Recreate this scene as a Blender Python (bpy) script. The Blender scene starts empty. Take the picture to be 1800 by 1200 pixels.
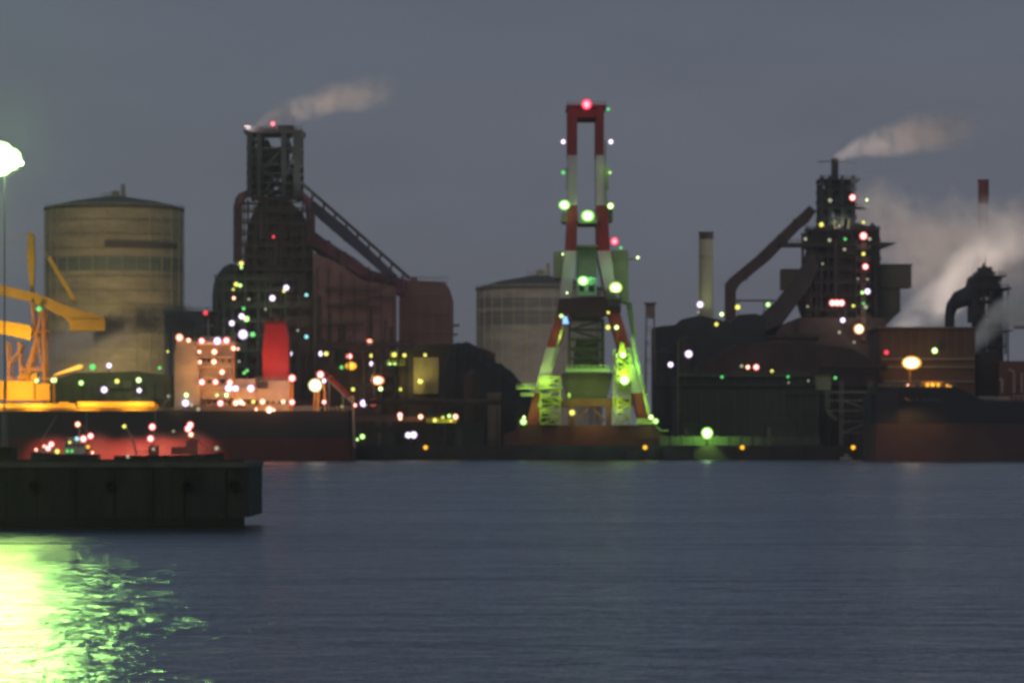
import bpy, math, random
from mathutils import Vector
random.seed(7)
R_ = math.radians
S = bpy.context.scene
COL = S.collection

# ------------------------------------------------------------------ camera
F, H, YH = 7060.0, 4.6, 775.5      # focal length in photo pixels, eye height (m), horizon row
cd = bpy.data.cameras.new('camera'); cam = bpy.data.objects.new('camera', cd); COL.objects.link(cam)
cam.location = (0, 0, H); cam.rotation_euler = (R_(90), 0, 0)
cd.sensor_width = 36.0; cd.lens = F/1800*36.0; cd.shift_y = (YH-600)/1800
cd.clip_start = 1.0; cd.clip_end = 12000
cd.dof.use_dof = True; cd.dof.focus_distance = 22.0; cd.dof.aperture_fstop = 8.0
S.camera = cam

# ------------------------------------------------------------------ world, sun, exposure
w = bpy.data.worlds.new("World"); S.world = w; w.use_nodes = True
nt = w.node_tree; nt.nodes.clear()
sky = nt.nodes.new('ShaderNodeTexSky'); sky.sky_type = 'NISHITA'; sky.sun_disc = False
sky.sun_elevation = R_(1.5); sky.sun_rotation = R_(200); sky.altitude = 0
sky.air_density = 1.5; sky.dust_density = 3.0; sky.ozone_density = 2.0
hs = nt.nodes.new('ShaderNodeHueSaturation'); hs.inputs['Saturation'].default_value = 0.35
mixc = nt.nodes.new('ShaderNodeMix'); mixc.data_type = 'RGBA'; mixc.inputs[0].default_value = 0.72
mixc.inputs[7].default_value = (1.36, 1.64, 2.24, 1)      # even overcast layer over the clear dusk sky
bg = nt.nodes.new('ShaderNodeBackground'); bg.inputs['Strength'].default_value = 0.10
wo = nt.nodes.new('ShaderNodeOutputWorld')
nt.links.new(sky.outputs[0], hs.inputs['Color']); nt.links.new(hs.outputs[0], mixc.inputs[6])
tcw = nt.nodes.new('ShaderNodeTexCoord'); sxw = nt.nodes.new('ShaderNodeSeparateXYZ'); nt.links.new(tcw.outputs['Generated'], sxw.inputs[0])
rw = nt.nodes.new('ShaderNodeValToRGB'); rw.color_ramp.elements[0].position = 0.0; rw.color_ramp.elements[1].position = 0.13
rw.color_ramp.elements[0].color = (1.36, 1.19, 1.05, 1); rw.color_ramp.elements[1].color = (0.96, 0.985, 1.0, 1)     # glow of the works low in the sky
nzw = nt.nodes.new('ShaderNodeTexNoise'); nzw.inputs['Scale'].default_value = 9; nzw.inputs['Detail'].default_value = 4
mpw = nt.nodes.new('ShaderNodeMapping'); mpw.inputs['Scale'].default_value = (1, 1, 3.5); nt.links.new(tcw.outputs['Generated'], mpw.inputs[0]); nt.links.new(mpw.outputs[0], nzw.inputs['Vector'])
mrw = nt.nodes.new('ShaderNodeMapRange'); mrw.inputs['From Min'].default_value = 0.3; mrw.inputs['From Max'].default_value = 0.7; mrw.inputs['To Min'].default_value = 0.93; mrw.inputs['To Max'].default_value = 1.06
nt.links.new(sxw.outputs['Z'], rw.inputs[0]); nt.links.new(nzw.outputs['Fac'], mrw.inputs['Value'])
v1 = nt.nodes.new('ShaderNodeVectorMath'); v1.operation = 'MULTIPLY'; nt.links.new(mixc.outputs[2], v1.inputs[0]); nt.links.new(rw.outputs[0], v1.inputs[1])
v2 = nt.nodes.new('ShaderNodeVectorMath'); v2.operation = 'SCALE'; nt.links.new(v1.outputs[0], v2.inputs[0]); nt.links.new(mrw.outputs[0], v2.inputs['Scale'])
nt.links.new(v2.outputs[0], bg.inputs[0]); nt.links.new(bg.outputs[0], wo.inputs[0])

sd = bpy.data.lights.new('sun', 'SUN'); sd.energy = 0.22; sd.angle = R_(30); sd.color = (1.0, 0.74, 0.62)
so = bpy.data.objects.new('sun', sd); COL.objects.link(so); so.rotation_euler = (R_(62), 0, R_(-20))

S.view_settings.view_transform = 'Standard'; S.view_settings.look = 'None'
S.view_settings.exposure = 0.0; S.view_settings.gamma = 1.0
cy = S.cycles
cy.use_denoising = True
cy.max_bounces = 6; cy.diffuse_bounces = 2; cy.glossy_bounces = 3; cy.volume_bounces = 3; cy.transparent_max_bounces = 8
cy.sample_clamp_indirect = 1.5; cy.sample_clamp_direct = 30.0
cy.volume_step_rate = 2.0; cy.volume_max_steps = 96
cy.filter_width = 1.9

# ------------------------------------------------------------------ materials
MATS = {}
def mat(name, col, rough=0.75, metal=0.0, var=0.35, scale=0.5, streak=0.0, col2=None, ramp=(0.35, 0.7)):
    if name in MATS: return MATS[name]
    m = bpy.data.materials.new(name); m.use_nodes = True; t = m.node_tree; n = t.nodes
    b = n['Principled BSDF']; b.inputs['Roughness'].default_value = rough; b.inputs['Metallic'].default_value = metal
    tc = n.new('ShaderNodeTexCoord'); mp = n.new('ShaderNodeMapping')
    mp.inputs['Scale'].default_value = (scale, scale, scale*(1-streak*0.85))
    nz = n.new('ShaderNodeTexNoise'); nz.inputs['Scale'].default_value = 1.0; nz.inputs['Detail'].default_value = 6; nz.inputs['Roughness'].default_value = 0.65
    rp = n.new('ShaderNodeValToRGB'); rp.color_ramp.elements[0].position = ramp[0]; rp.color_ramp.elements[1].position = ramp[1]
    c2 = col2 or tuple(c*(1-var) for c in col)
    rp.color_ramp.elements[0].color = (*c2, 1); rp.color_ramp.elements[1].color = (*col, 1)
    t.links.new(tc.outputs['Object'], mp.inputs[0]); t.links.new(mp.outputs[0], nz.inputs['Vector'])
    t.links.new(nz.outputs['Fac'], rp.inputs[0]); t.links.new(rp.outputs[0], b.inputs['Base Color'])
    MATS[name] = m; return m
BIG = ('mercury lamp', 'big sodium', 'stern floodlight', 'furnace flood', 'green quay flood', 'lit chute glow')
def emi(name, col, k):
    if name in MATS: return MATS[name]
    m = bpy.data.materials.new(name); m.use_nodes = True; t = m.node_tree
    b = t.nodes['Principled BSDF']; b.inputs['Base Color'].default_value = (0.1, 0.1, 0.1, 1)
    b.inputs['Emission Strength'].default_value = 1
    # lamp glow put into the emission: white-hot middle, coloured fringe towards the rim
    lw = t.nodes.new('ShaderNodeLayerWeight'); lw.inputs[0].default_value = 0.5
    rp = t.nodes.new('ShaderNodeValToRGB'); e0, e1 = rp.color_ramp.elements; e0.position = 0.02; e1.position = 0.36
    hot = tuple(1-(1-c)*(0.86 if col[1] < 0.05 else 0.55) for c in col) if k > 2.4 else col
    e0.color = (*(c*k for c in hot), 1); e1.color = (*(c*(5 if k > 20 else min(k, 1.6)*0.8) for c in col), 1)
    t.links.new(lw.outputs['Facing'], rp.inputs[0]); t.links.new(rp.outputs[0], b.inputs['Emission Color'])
    m.cycles.emission_sampling = 'FRONT' if name in BIG else 'NONE'
    MATS[name] = m; return m

steel   = mat('sooty steel', (0.060, 0.052, 0.055), 0.8, var=0.5, scale=0.25)
steelg  = mat('green grey steel', (0.032, 0.043, 0.046), 0.75, var=0.45, scale=0.2)
steelb  = mat('blue grey steel', (0.030, 0.045, 0.095), 0.7, var=0.4, scale=0.2)
brown   = mat('iron oxide cladding', (0.19, 0.12, 0.11), 0.85, var=0.4, scale=0.15, streak=0.5)
brownd  = mat('dark rust cladding', (0.085, 0.055, 0.050), 0.85, var=0.4, scale=0.15, streak=0.5)
purple  = mat('plum painted duct', (0.19, 0.085, 0.125), 0.7, var=0.35, scale=0.2)
olive   = mat('olive cladding', (0.11, 0.115, 0.075), 0.8, var=0.35, scale=0.12, streak=0.5)
shedm   = mat('grey green cladding', (0.055, 0.065, 0.055), 0.8, var=0.3, scale=0.1, streak=0.5)
beige   = mat('beige plate', (0.38, 0.33, 0.25), 0.7, var=0.25, scale=0.2)
white   = mat('ship white', (0.50, 0.42, 0.34), 0.6, var=0.25, scale=0.5, streak=0.6)
redc    = mat('crane red', (0.30, 0.035, 0.035), 0.6, var=0.3, scale=0.4, streak=0.5)
whitec  = mat('crane white', (0.60, 0.58, 0.58), 0.6, var=0.2, scale=0.4, streak=0.5)
reddk   = mat('deep red primer', (0.10, 0.030, 0.022), 0.7, var=0.35, scale=0.3, streak=0.4)
yellow  = mat('unloader yellow', (0.62, 0.38, 0.03), 0.6, var=0.25, scale=0.3, streak=0.5)
orange  = mat('orange plate', (0.55, 0.25, 0.06), 0.7, var=0.25, scale=0.3, streak=0.5)
greenp  = mat('pale green machinery', (0.30, 0.36, 0.24), 0.6, var=0.25, scale=0.5)
greyp   = mat('galvanised grey', (0.32, 0.33, 0.31), 0.6, var=0.25, scale=0.6)
hullk   = mat('black hull paint', (0.014, 0.014, 0.018), 0.55, var=0.4, scale=0.15, streak=0.7)
boot    = mat('red boot topping', (0.085, 0.007, 0.007), 0.6, var=0.35, scale=0.2, streak=0.4)
bootd   = mat('worn brown antifouling', (0.075, 0.040, 0.038), 0.65, var=0.4, scale=0.15, streak=0.3)
funnelm = mat('funnel red', (0.62, 0.03, 0.035), 0.5, var=0.2, scale=0.4, streak=0.5)
coal    = mat('coal', (0.022, 0.02, 0.02), 0.95, var=0.4, scale=0.8)
conc    = mat('quay concrete', (0.11, 0.11, 0.10), 0.9, var=0.5, scale=0.4, streak=0.6)
groundm = mat('yard ground', (0.085, 0.088, 0.07), 0.95, var=0.5, scale=0.15)
rubber  = mat('black rubber', (0.02, 0.02, 0.02), 0.9, var=0.3)
glassd  = mat('dark glass', (0.02, 0.03, 0.035), 0.15, var=0.2)
ochre   = mat('ochre door panel', (0.46, 0.36, 0.16), 0.7, var=0.35, scale=0.3, streak=0.85)

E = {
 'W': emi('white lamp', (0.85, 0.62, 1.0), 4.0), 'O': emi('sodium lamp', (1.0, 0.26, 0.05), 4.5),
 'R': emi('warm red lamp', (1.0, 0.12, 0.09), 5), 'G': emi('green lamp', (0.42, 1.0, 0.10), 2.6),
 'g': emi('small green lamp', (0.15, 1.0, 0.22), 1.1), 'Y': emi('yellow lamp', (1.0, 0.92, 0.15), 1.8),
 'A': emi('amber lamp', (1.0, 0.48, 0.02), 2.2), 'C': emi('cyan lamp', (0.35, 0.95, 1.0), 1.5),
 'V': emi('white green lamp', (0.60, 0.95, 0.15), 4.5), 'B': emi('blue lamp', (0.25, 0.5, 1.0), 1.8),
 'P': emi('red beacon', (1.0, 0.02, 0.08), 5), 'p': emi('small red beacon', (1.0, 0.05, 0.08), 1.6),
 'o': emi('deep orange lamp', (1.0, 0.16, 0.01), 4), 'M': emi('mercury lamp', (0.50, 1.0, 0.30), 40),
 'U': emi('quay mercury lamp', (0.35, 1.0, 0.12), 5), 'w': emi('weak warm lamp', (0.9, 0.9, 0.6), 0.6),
 'f': emi('lit chute glow', (1.0, 0.50, 0.06), 2.0),
}

# ------------------------------------------------------------------ mesh builder
def X(px, R): return (px-900)*R/F
def Z(py, R): return H-(py-YH)*R/F
class MB:
    def __init__(s, R): s.R = R; s.v = []; s.f = []; s.mi = []; s.cur = 0
    def P(s, px, py, y): return Vector((X(px, s.R), y, Z(py, s.R)))
    def quadbox(s, c):
        k = len(s.v); s.v += [tuple(p) for p in c]
        for q in ((0,1,2,3),(7,6,5,4),(0,4,5,1),(1,5,6,2),(2,6,7,3),(3,7,4,0)):
            s.f.append(tuple(k+i for i in q)); s.mi.append(s.cur)
        return s
    def box(s, px0, py0, px1, py1, y0, y1):
        return s.prism([(px0,py0),(px1,py0),(px1,py1),(px0,py1)], y0, y1)
    def wbox(s, x0, x1, y0, y1, z0, z1):
        return s.quadbox([(x0,y0,z0),(x1,y0,z0),(x1,y0,z1),(x0,y0,z1),(x0,y1,z0),(x1,y1,z0),(x1,y1,z1),(x0,y1,z1)])
    def prism(s, pts, y0, y1):
        k = len(s.v); n = len(pts)
        for y in (y0, y1): s.v += [tuple(s.P(a, b, y)) for a, b in pts]
        s.f.append(tuple(k+i for i in range(n))); s.mi.append(s.cur)
        s.f.append(tuple(k+n+i for i in reversed(range(n)))); s.mi.append(s.cur)
        for i in range(n):
            j = (i+1) % n; s.f.append((k+i, k+n+i, k+n+j, k+j)); s.mi.append(s.cur)
        return s
    def beamw(s, a, b, w, d=None):          # metres
        d = d or w; a = Vector(a); b = Vector(b); t = (b-a)
        if t.length < 1e-6: return s
        t.normalize(); up = Vector((0,1,0)) if abs(t.y) < 0.9 else Vector((0,0,1))
        u = t.cross(up).normalized(); q = t.cross(u).normalized(); u = u*w/2; q = q*d/2
        return s.quadbox([a-u-q, a+u-q, a+u+q, a-u+q, b-u-q, b+u-q, b+u+q, b-u+q])
    def beam(s, a, b, wpx, d=None):         # a, b = (px, py, y); width in photo pixels
        return s.beamw(s.P(*a), s.P(*b), wpx*s.R/F, d)
    def tube(s, pts, rpx, seg=12, cap=True):
        P = [s.P(*p) for p in pts]; rr = rpx if isinstance(rpx, (list, tuple)) else [rpx]*len(P)
        k0 = len(s.v)
        for i, p in enumerate(P):
            t = (P[min(i+1, len(P)-1)]-P[max(i-1, 0)]).normalized()
            u = t.cross(Vector((0,1,0)))
            if u.length < 0.05: u = t.cross(Vector((1,0,0)))
            u.normalize(); q = t.cross(u).normalized(); r = rr[i]*s.R/F
            for j in range(seg):
                a = 2*math.pi*j/seg; s.v.append(tuple(p+u*r*math.cos(a)+q*r*math.sin(a)))
        for i in range(len(P)-1):
            for j in range(seg):
                a = k0+i*seg+j; b = k0+i*seg+(j+1) % seg
                s.f.append((a, b, b+seg, a+seg)); s.mi.append(s.cur)
        if cap:
            s.f.append(tuple(k0+j for j in reversed(range(seg)))); s.mi.append(s.cur)
            s.f.append(tuple(k0+(len(P)-1)*seg+j for j in range(seg))); s.mi.append(s.cur)
        return s
    def lathe(s, px, y, prof, seg=24):      # prof = [(r_px, py)] from bottom to top
        k0 = len(s.v); c = X(px, s.R)
        for r, py in prof:
            r = max(r, 0.01)*s.R/F; z = Z(py, s.R)
            for j in range(seg):
                a = 2*math.pi*j/seg; s.v.append((c+r*math.cos(a), y+r*math.sin(a), z))
        for i in range(len(prof)-1):
            for j in range(seg):
                a = k0+i*seg+j; b = k0+i*seg+(j+1) % seg
                s.f.append((a, b, b+seg, a+seg)); s.mi.append(s.cur)
        s.f.append(tuple(k0+j for j in reversed(range(seg)))); s.mi.append(s.cur)
        s.f.append(tuple(k0+(len(prof)-1)*seg+j for j in range(seg))); s.mi.append(s.cur)
        return s
    def ball(s, px, py, y, rpx, sx=1.0):
        r = rpx*s.R/F; c = s.P(px, py, y); k0 = len(s.v); n, m_ = 10, 6
        for i in range(m_+1):
            th = math.pi*i/m_
            for j in range(n):
                a = 2*math.pi*j/n
                s.v.append((c.x+sx*r*math.sin(th)*math.cos(a), c.y+r*math.sin(th)*math.sin(a), c.z+r*math.cos(th)))
        for i in range(m_):
            for j in range(n):
                a = k0+i*n+j; b = k0+i*n+(j+1) % n
                s.f.append((a, a+n, b+n, b)); s.mi.append(s.cur)
        return s
    def rail(s, px0, px1, py, y, h=6, w=0.7, n=None):   # railing on a platform edge
        n = n or max(2, int(abs(px1-px0)/9))
        s.beam((px0, py-h, y), (px1, py-h, y), w); s.beam((px0, py-h/2, y), (px1, py-h/2, y), w*0.7)
        for i in range(n+1):
            q = px0+(px1-px0)*i/n; s.beam((q, py, y), (q, py-h, y), w*0.8)
        return s
    def lattice(s, x0, x1, y0, y1, ya, yb, n, w=2.0, brace=True, taper=0):
        """four-legged tower: px x0..x1, py y0(top)..y1(bottom), depth ya..yb, n bays"""
        def xx(q, side): return (x0-taper*q if side == 0 else x1+taper*q)
        for y in (ya, yb):
            for sd_ in (0, 1): s.beam((xx(0, sd_), y0, y), (xx(1, sd_), y1, y), w*1.4)
            for i in range(n+1):
                q = i/n; py = y0+(y1-y0)*q
                s.beam((xx(q,0), py, y), (xx(q,1), py, y), w)
                if brace and i < n:
                    q2 = (i+1)/n; p2 = y0+(y1-y0)*q2
                    if i % 2: s.beam((xx(q,0), py, y), (xx(q2,1), p2, y), w*0.7)
                    else: s.beam((xx(q,1), py, y), (xx(q2,0), p2, y), w*0.7)
        for i in range(n+1):
            q = i/n; py = y0+(y1-y0)*q
            for sd_ in (0, 1): s.beam((xx(q,sd_), py, ya), (xx(q,sd_), py, yb), w)
        return s

WL = {}
def obj(name, m, mats, parent=None, label=None, cat=None, group=None, kind=None, smooth=False, origin=None):
    vs = m.v
    if origin is None:
        if parent is not None or True:
            xs = [v[0] for v in vs]; ys = [v[1] for v in vs]; zs = [v[2] for v in vs]
            origin = Vector(((min(xs)+max(xs))/2, (min(ys)+max(ys))/2, min(zs)))
    me = bpy.data.meshes.new(name)
    me.from_pydata([(v[0]-origin[0], v[1]-origin[1], v[2]-origin[2]) for v in vs], [], m.f)
    if not isinstance(mats, (list, tuple)): mats = [mats]
    for q in mats: me.materials.append(q)
    if len(mats) > 1:
        for p, i in zip(me.polygons, m.mi): p.material_index = i
    if smooth:
        for p in me.polygons: p.use_smooth = True
    me.update()
    o = bpy.data.objects.new(name, me); COL.objects.link(o)
    place(o, Vector(origin), parent); tag(o, label, cat, group, kind)
    return o
def place(o, wl, parent):
    o.location = wl-(WL[parent.name] if parent is not None else Vector((0,0,0)))
    if parent is not None: o.parent = parent
    WL[o.name] = wl
def tag(o, label=None, cat=None, group=None, kind=None):
    if label: o['label'] = label
    if cat: o['category'] = cat
    if group: o['group'] = group
    if kind: o['kind'] = kind
def thing(name, R, px, py, y, label, cat, group=None):
    o = bpy.data.objects.new(name, None); COL.objects.link(o); o.empty_display_size = 1
    place(o, Vector((X(px,R), y, Z(py,R))), None); tag(o, label, cat, group); return o
def lamp_or_fill_light(parent, wl, col, power, radius=0.4, spot=None, aim=None):
    if not spot: spot, aim = 168, (0, 1, -0.05)      # added spots double the lamps, aimed away from the water
    ld = bpy.data.lights.new('lamp_or_fill_light', 'SPOT'); ld.energy = power; ld.color = col
    ld.shadow_soft_size = radius
    o = bpy.data.objects.new('lamp_or_fill_light', ld); COL.objects.link(o)
    if spot:
        ld.spot_size = R_(spot); ld.spot_blend = 0.5
        o.rotation_euler = Vector(aim).to_track_quat('-Z', 'Y').to_euler()
    place(o, Vector(wl), parent); return o
def lamp(parent, R, px, py, y, r, e, name='lamp', sx=1.0, light=None, **kw):
    """lamp = glowing bulb in a small housing behind it"""
    r = r*1.32
    m = MB(R); m.cur = 0; m.ball(px, py, y, r, sx)
    d = r*R/F
    m.cur = 1; m.box(px-r*0.6*sx, py-r*0.6, px+r*0.6*sx, py+r*0.5, y+d*0.9, y+d*1.5)
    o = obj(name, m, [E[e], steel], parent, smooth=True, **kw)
    if light:
        col, pw = light
        lamp_or_fill_light(o, m.P(px, py-0.5, y-d*1.6-0.3), col, pw)
    return o

# ------------------------------------------------------------------ water, ground, quay
def watermat():
    m = bpy.data.materials.new('harbour water'); m.use_nodes = True; t = m.node_tree; n = t.nodes
    n.remove(n['Principled BSDF'])
    b = n.new('ShaderNodeBsdfGlossy'); b.distribution = 'BECKMANN'; b.inputs['Color'].default_value = (0.88, 0.95, 1.0, 1)
    df = n.new('ShaderNodeBsdfDiffuse'); df.inputs['Color'].default_value = (0.05, 0.065, 0.10, 1)
    fr_ = n.new('ShaderNodeFresnel'); fr_.inputs['IOR'].default_value = 1.33
    fm = n.new('ShaderNodeMath'); fm.operation = 'MULTIPLY'; fm.inputs[1].default_value = 0.80; fm.use_clamp = True
    mx = n.new('ShaderNodeMixShader'); t.links.new(fr_.outputs[0], fm.inputs[0]); t.links.new(fm.outputs[0], mx.inputs[0])
    t.links.new(df.outputs[0], mx.inputs[1]); t.links.new(b.outputs[0], mx.inputs[2]); t.links.new(mx.outputs[0], n['Material Output'].inputs['Surface'])
    tc = n.new('ShaderNodeTexCoord')
    def nz(sx, sy, det, dist=0.0):
        mp = n.new('ShaderNodeMapping'); mp.inputs['Scale'].default_value = (sx, sy, 1); mp.inputs['Rotation'].default_value = (0,0,R_(random.uniform(-3,3)))
        q = n.new('ShaderNodeTexNoise'); q.inputs['Scale'].default_value = 1; q.inputs['Detail'].default_value = det
        q.inputs['Roughness'].default_value = 0.62; q.inputs['Distortion'].default_value = dist
        t.links.new(tc.outputs['Object'], mp.inputs[0]); t.links.new(mp.outputs[0], q.inputs['Vector']); return q
    a = nz(0.13, 0.26, 4, 0.9); c = nz(0.70, 0.50, 4, 0.4); g = nz(0.02, 0.035, 3)
    b1 = n.new('ShaderNodeBump'); b1.inputs['Distance'].default_value = 0.6; b1.inputs['Strength'].default_value = 0.9
    b2 = n.new('ShaderNodeBump'); b2.inputs['Distance'].default_value = 0.28; b2.inputs['Strength'].default_value = 0.9
    ms = n.new('ShaderNodeMapRange'); ms.inputs['From Min'].default_value = 0.35; ms.inputs['From Max'].default_value = 0.65; ms.inputs['To Min'].default_value = 0.30; ms.inputs['To Max'].default_value = 1.0
    t.links.new(g.outputs['Fac'], ms.inputs['Value']); t.links.new(ms.outputs[0], b1.inputs['Strength'])     # wind patches
    t.links.new(a.outputs['Fac'], b1.inputs['Height']); t.links.new(c.outputs['Fac'], b2.inputs['Height'])
    t.links.new(b1.outputs[0], b2.inputs['Normal']); t.links.new(b2.outputs[0], b.inputs['Normal']); t.links.new(b2.outputs[0], fr_.inputs['Normal'])
    mr = n.new('ShaderNodeMapRange'); mr.inputs['To Min'].default_value = 0.25; mr.inputs['To Max'].default_value = 0.30
    t.links.new(g.outputs['Fac'], mr.inputs['Value']); t.links.new(mr.outputs[0], b.inputs['Roughness'])
    return m
m = MB(1); m.v = [(-2200,-250,0),(2200,-250,0),(2200,990,0),(-2200,990,0)]; m.f = [(0,1,2,3)]; m.mi = [0]
obj('water', m, watermat(), label='dark slate blue harbour water with fine ripples', kind='structure', origin=(0,0,0))
m = MB(1); m.v = [(-2200,987,3.5),(2200,987,3.5),(2200,3900,3.5),(-2200,3900,3.5)]; m.f = [(0,1,2,3)]; m.mi = [0]
obj('ground', m, groundm, label='dark yard ground of the works behind the quay edge', kind='structure', origin=(0,0,0))
m = MB(1); m.wbox(-2200, 2200, 985, 986.99, -2, 3.62)
for i in range(-60, 61): m.wbox(i*9-0.4, i*9+0.4, 984.3, 985, 0.3, 3.0)     # rubber fender strips
obj('quay_wall', m, mat('dark quay wall', (0.05,0.048,0.045), 0.9, var=0.4, scale=0.3), label='long dark quay wall at the far waterline', kind='structure', origin=(0,985,0))

# ------------------------------------------------------------------ near pier with mast light
R0 = 213.0
pt = thing('concrete_pier', R0, 200, 928, 243, 'dark concrete pier across the lower left with a stepped end over the water', 'pier')
m = MB(R0)
x0, x1, x2 = X(-1500,R0), X(437,R0), X(461,R0)
m.wbox(x0, x1-0.3, 213.0, 214.4, -1.5, 0.59)
m.wbox(x0, x1, 213.0, 224.6, 0.592, 3.22)
obj('pier_body', m, mat('weathered pier concrete', (0.055,0.062,0.05), 0.9, scale=0.9, streak=0.75, col2=(0.018,0.022,0.018), ramp=(0.3,0.75)), pt)
m = MB(R0); m.wbox(x0, x1+0.05, 212.9, 224.7, 3.222, 3.5)
obj('deck_slab', m, mat('pier deck', (0.13,0.135,0.11), 0.9, var=0.4, scale=0.8), pt)
for i in range(-14, 7):
    q = i*63+12+random.uniform(-14,14); obj('buttress', MB(R0).box(q, 824, q+2.2, 905+random.uniform(0,20), 212.86, 212.999), mat('pier rib concrete', (0.05,0.055,0.045), 0.9, var=0.5, scale=1, streak=0.7), pt)
m = MB(R0); m.wbox(x0, x1-0.32, 212.93, 212.999, -0.5, 0.57)
obj('weed_band', m, mat('tide weed', (0.010,0.014,0.008), 0.7, scale=1.5), pt)
for q in (60, 195, 330, 412):
    m = MB(R0); P0 = [m.P(q+7*math.cos(a*math.pi/6), 852+7*math.sin(a*math.pi/6), 212.7) for a in range(13)]
    for u_, v_ in zip(P0[:-1], P0[1:]): m.beamw(u_, v_, 0.10, 0.28)
    m.beam((q,822,212.75),(q,845,212.75),0.8)
    obj('tyre_fender', m, rubber, pt)
m = MB(R0)
for q in (292, 298): m.beam((q,812,212.7),(q,915,212.7),0.8)
for k in range(12): m.beam((292,818+k*8,212.7),(298,818+k*8,212.7),0.7)
obj('ladder', m, mat('rusty ladder', (0.12,0.09,0.06), 0.8), pt)
m = MB(R0); m.wbox(X(-900,R0), x1-0.25, 213.0, 213.25, 3.502, 3.66)
obj('kerb', m, mat('kerb concrete', (0.07,0.08,0.05), 0.9, var=0.4, scale=1), pt)
m = MB(216)
m.box(-60, 787, 22, 811.5, 216, 218)
m.box(-60, 785.5, 24, 787, 215.9, 218.1)
obj('storage_box', m, mat('dark crate paint', (0.03,0.035,0.03), 0.8), None, 'long dark storage box standing on the pier by the light mast', 'box')
m = MB(213)
for dx in (0, 9):
    m.lathe(340+dx, 215.2, [(2.6,812),(2.2,809),(1.8,807),(3.2,805),(3.0,803.5),(1.0,803)], 12)
m.box(336, 811, 353, 813, 214.6, 215.8)
obj('mooring_bollard', m, mat('bollard paint', (0.16,0.17,0.06), 0.7), None, 'small twin mooring bollard near the edge of the near pier', 'bollard', smooth=False)

RM = 219.0
mt = thing('light_mast', RM, 8, 811, 219, 'tall thin light mast on the pier with a dazzling white green lamp', 'light mast')
m = MB(RM)
m.tube([(8,811,219),(8,730,219),(8,729,219),(8,300,219)], [3.6,3.4,1.6,1.1], 10)
m.lathe(8, 219, [(6.5,811),(6.5,806),(4,805)], 10)
obj('pole', m, mat('mast grey', (0.20,0.22,0.20), 0.6), mt)
m = MB(RM); m.box(1, 728, 11, 789, 219.15, 219.6); m.box(0, 726, 12, 728, 219.1, 219.7)
obj('control_cabinet', m, mat('cabinet grey', (0.20,0.22,0.21), 0.7), mt)
m = MB(RM); m.beam((-28,297,219),(40,297,219), 2.2); m.beam((-28,297,219),(8,312,219),1.2); m.beam((38,297,219),(8,312,219),1.2)
obj('crossarm', m, steel, mt)
for px, py, r in ((1,281,31),(19,281,21),(37,287,5)):
    m = MB(RM); m.ball(px, py, 219.12-r*0.028, r, 1.0); m.cur = 1; m.box(px-r*0.5, py-r*0.5, px+r*0.5, py+r*0.5, 219.1, 219.5); m.beam((px,py+r*0.5,219.3),(px,297,219.2),1.5)
    obj('floodlight', m, [E['M'], steel], mt, smooth=True)
for q_ in (lamp_or_fill_light(mt, (X(2,RM), 217.4, Z(282,RM)), (0.62, 1.0, 0.10), 20000, 0.6, spot=80, aim=(-0.50,-1,-0.22)),
           lamp_or_fill_light(mt, (X(14,RM), 217.4, Z(284,RM)), (0.60, 1.0, 0.18), 48000, 0.6, spot=60, aim=(-0.36,-1,-0.68)),
           lamp_or_fill_light(mt, (X(8,RM), 217.6, Z(279,RM)), (0.42, 1.0, 0.24), 70000, 0.8, spot=60, aim=(0.06,-1,0.12))): q_.data.spot_blend = 0.3  # spots added to shape the water streak and the halo round the lamp
q_.data.spot_blend = 1.0

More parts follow.
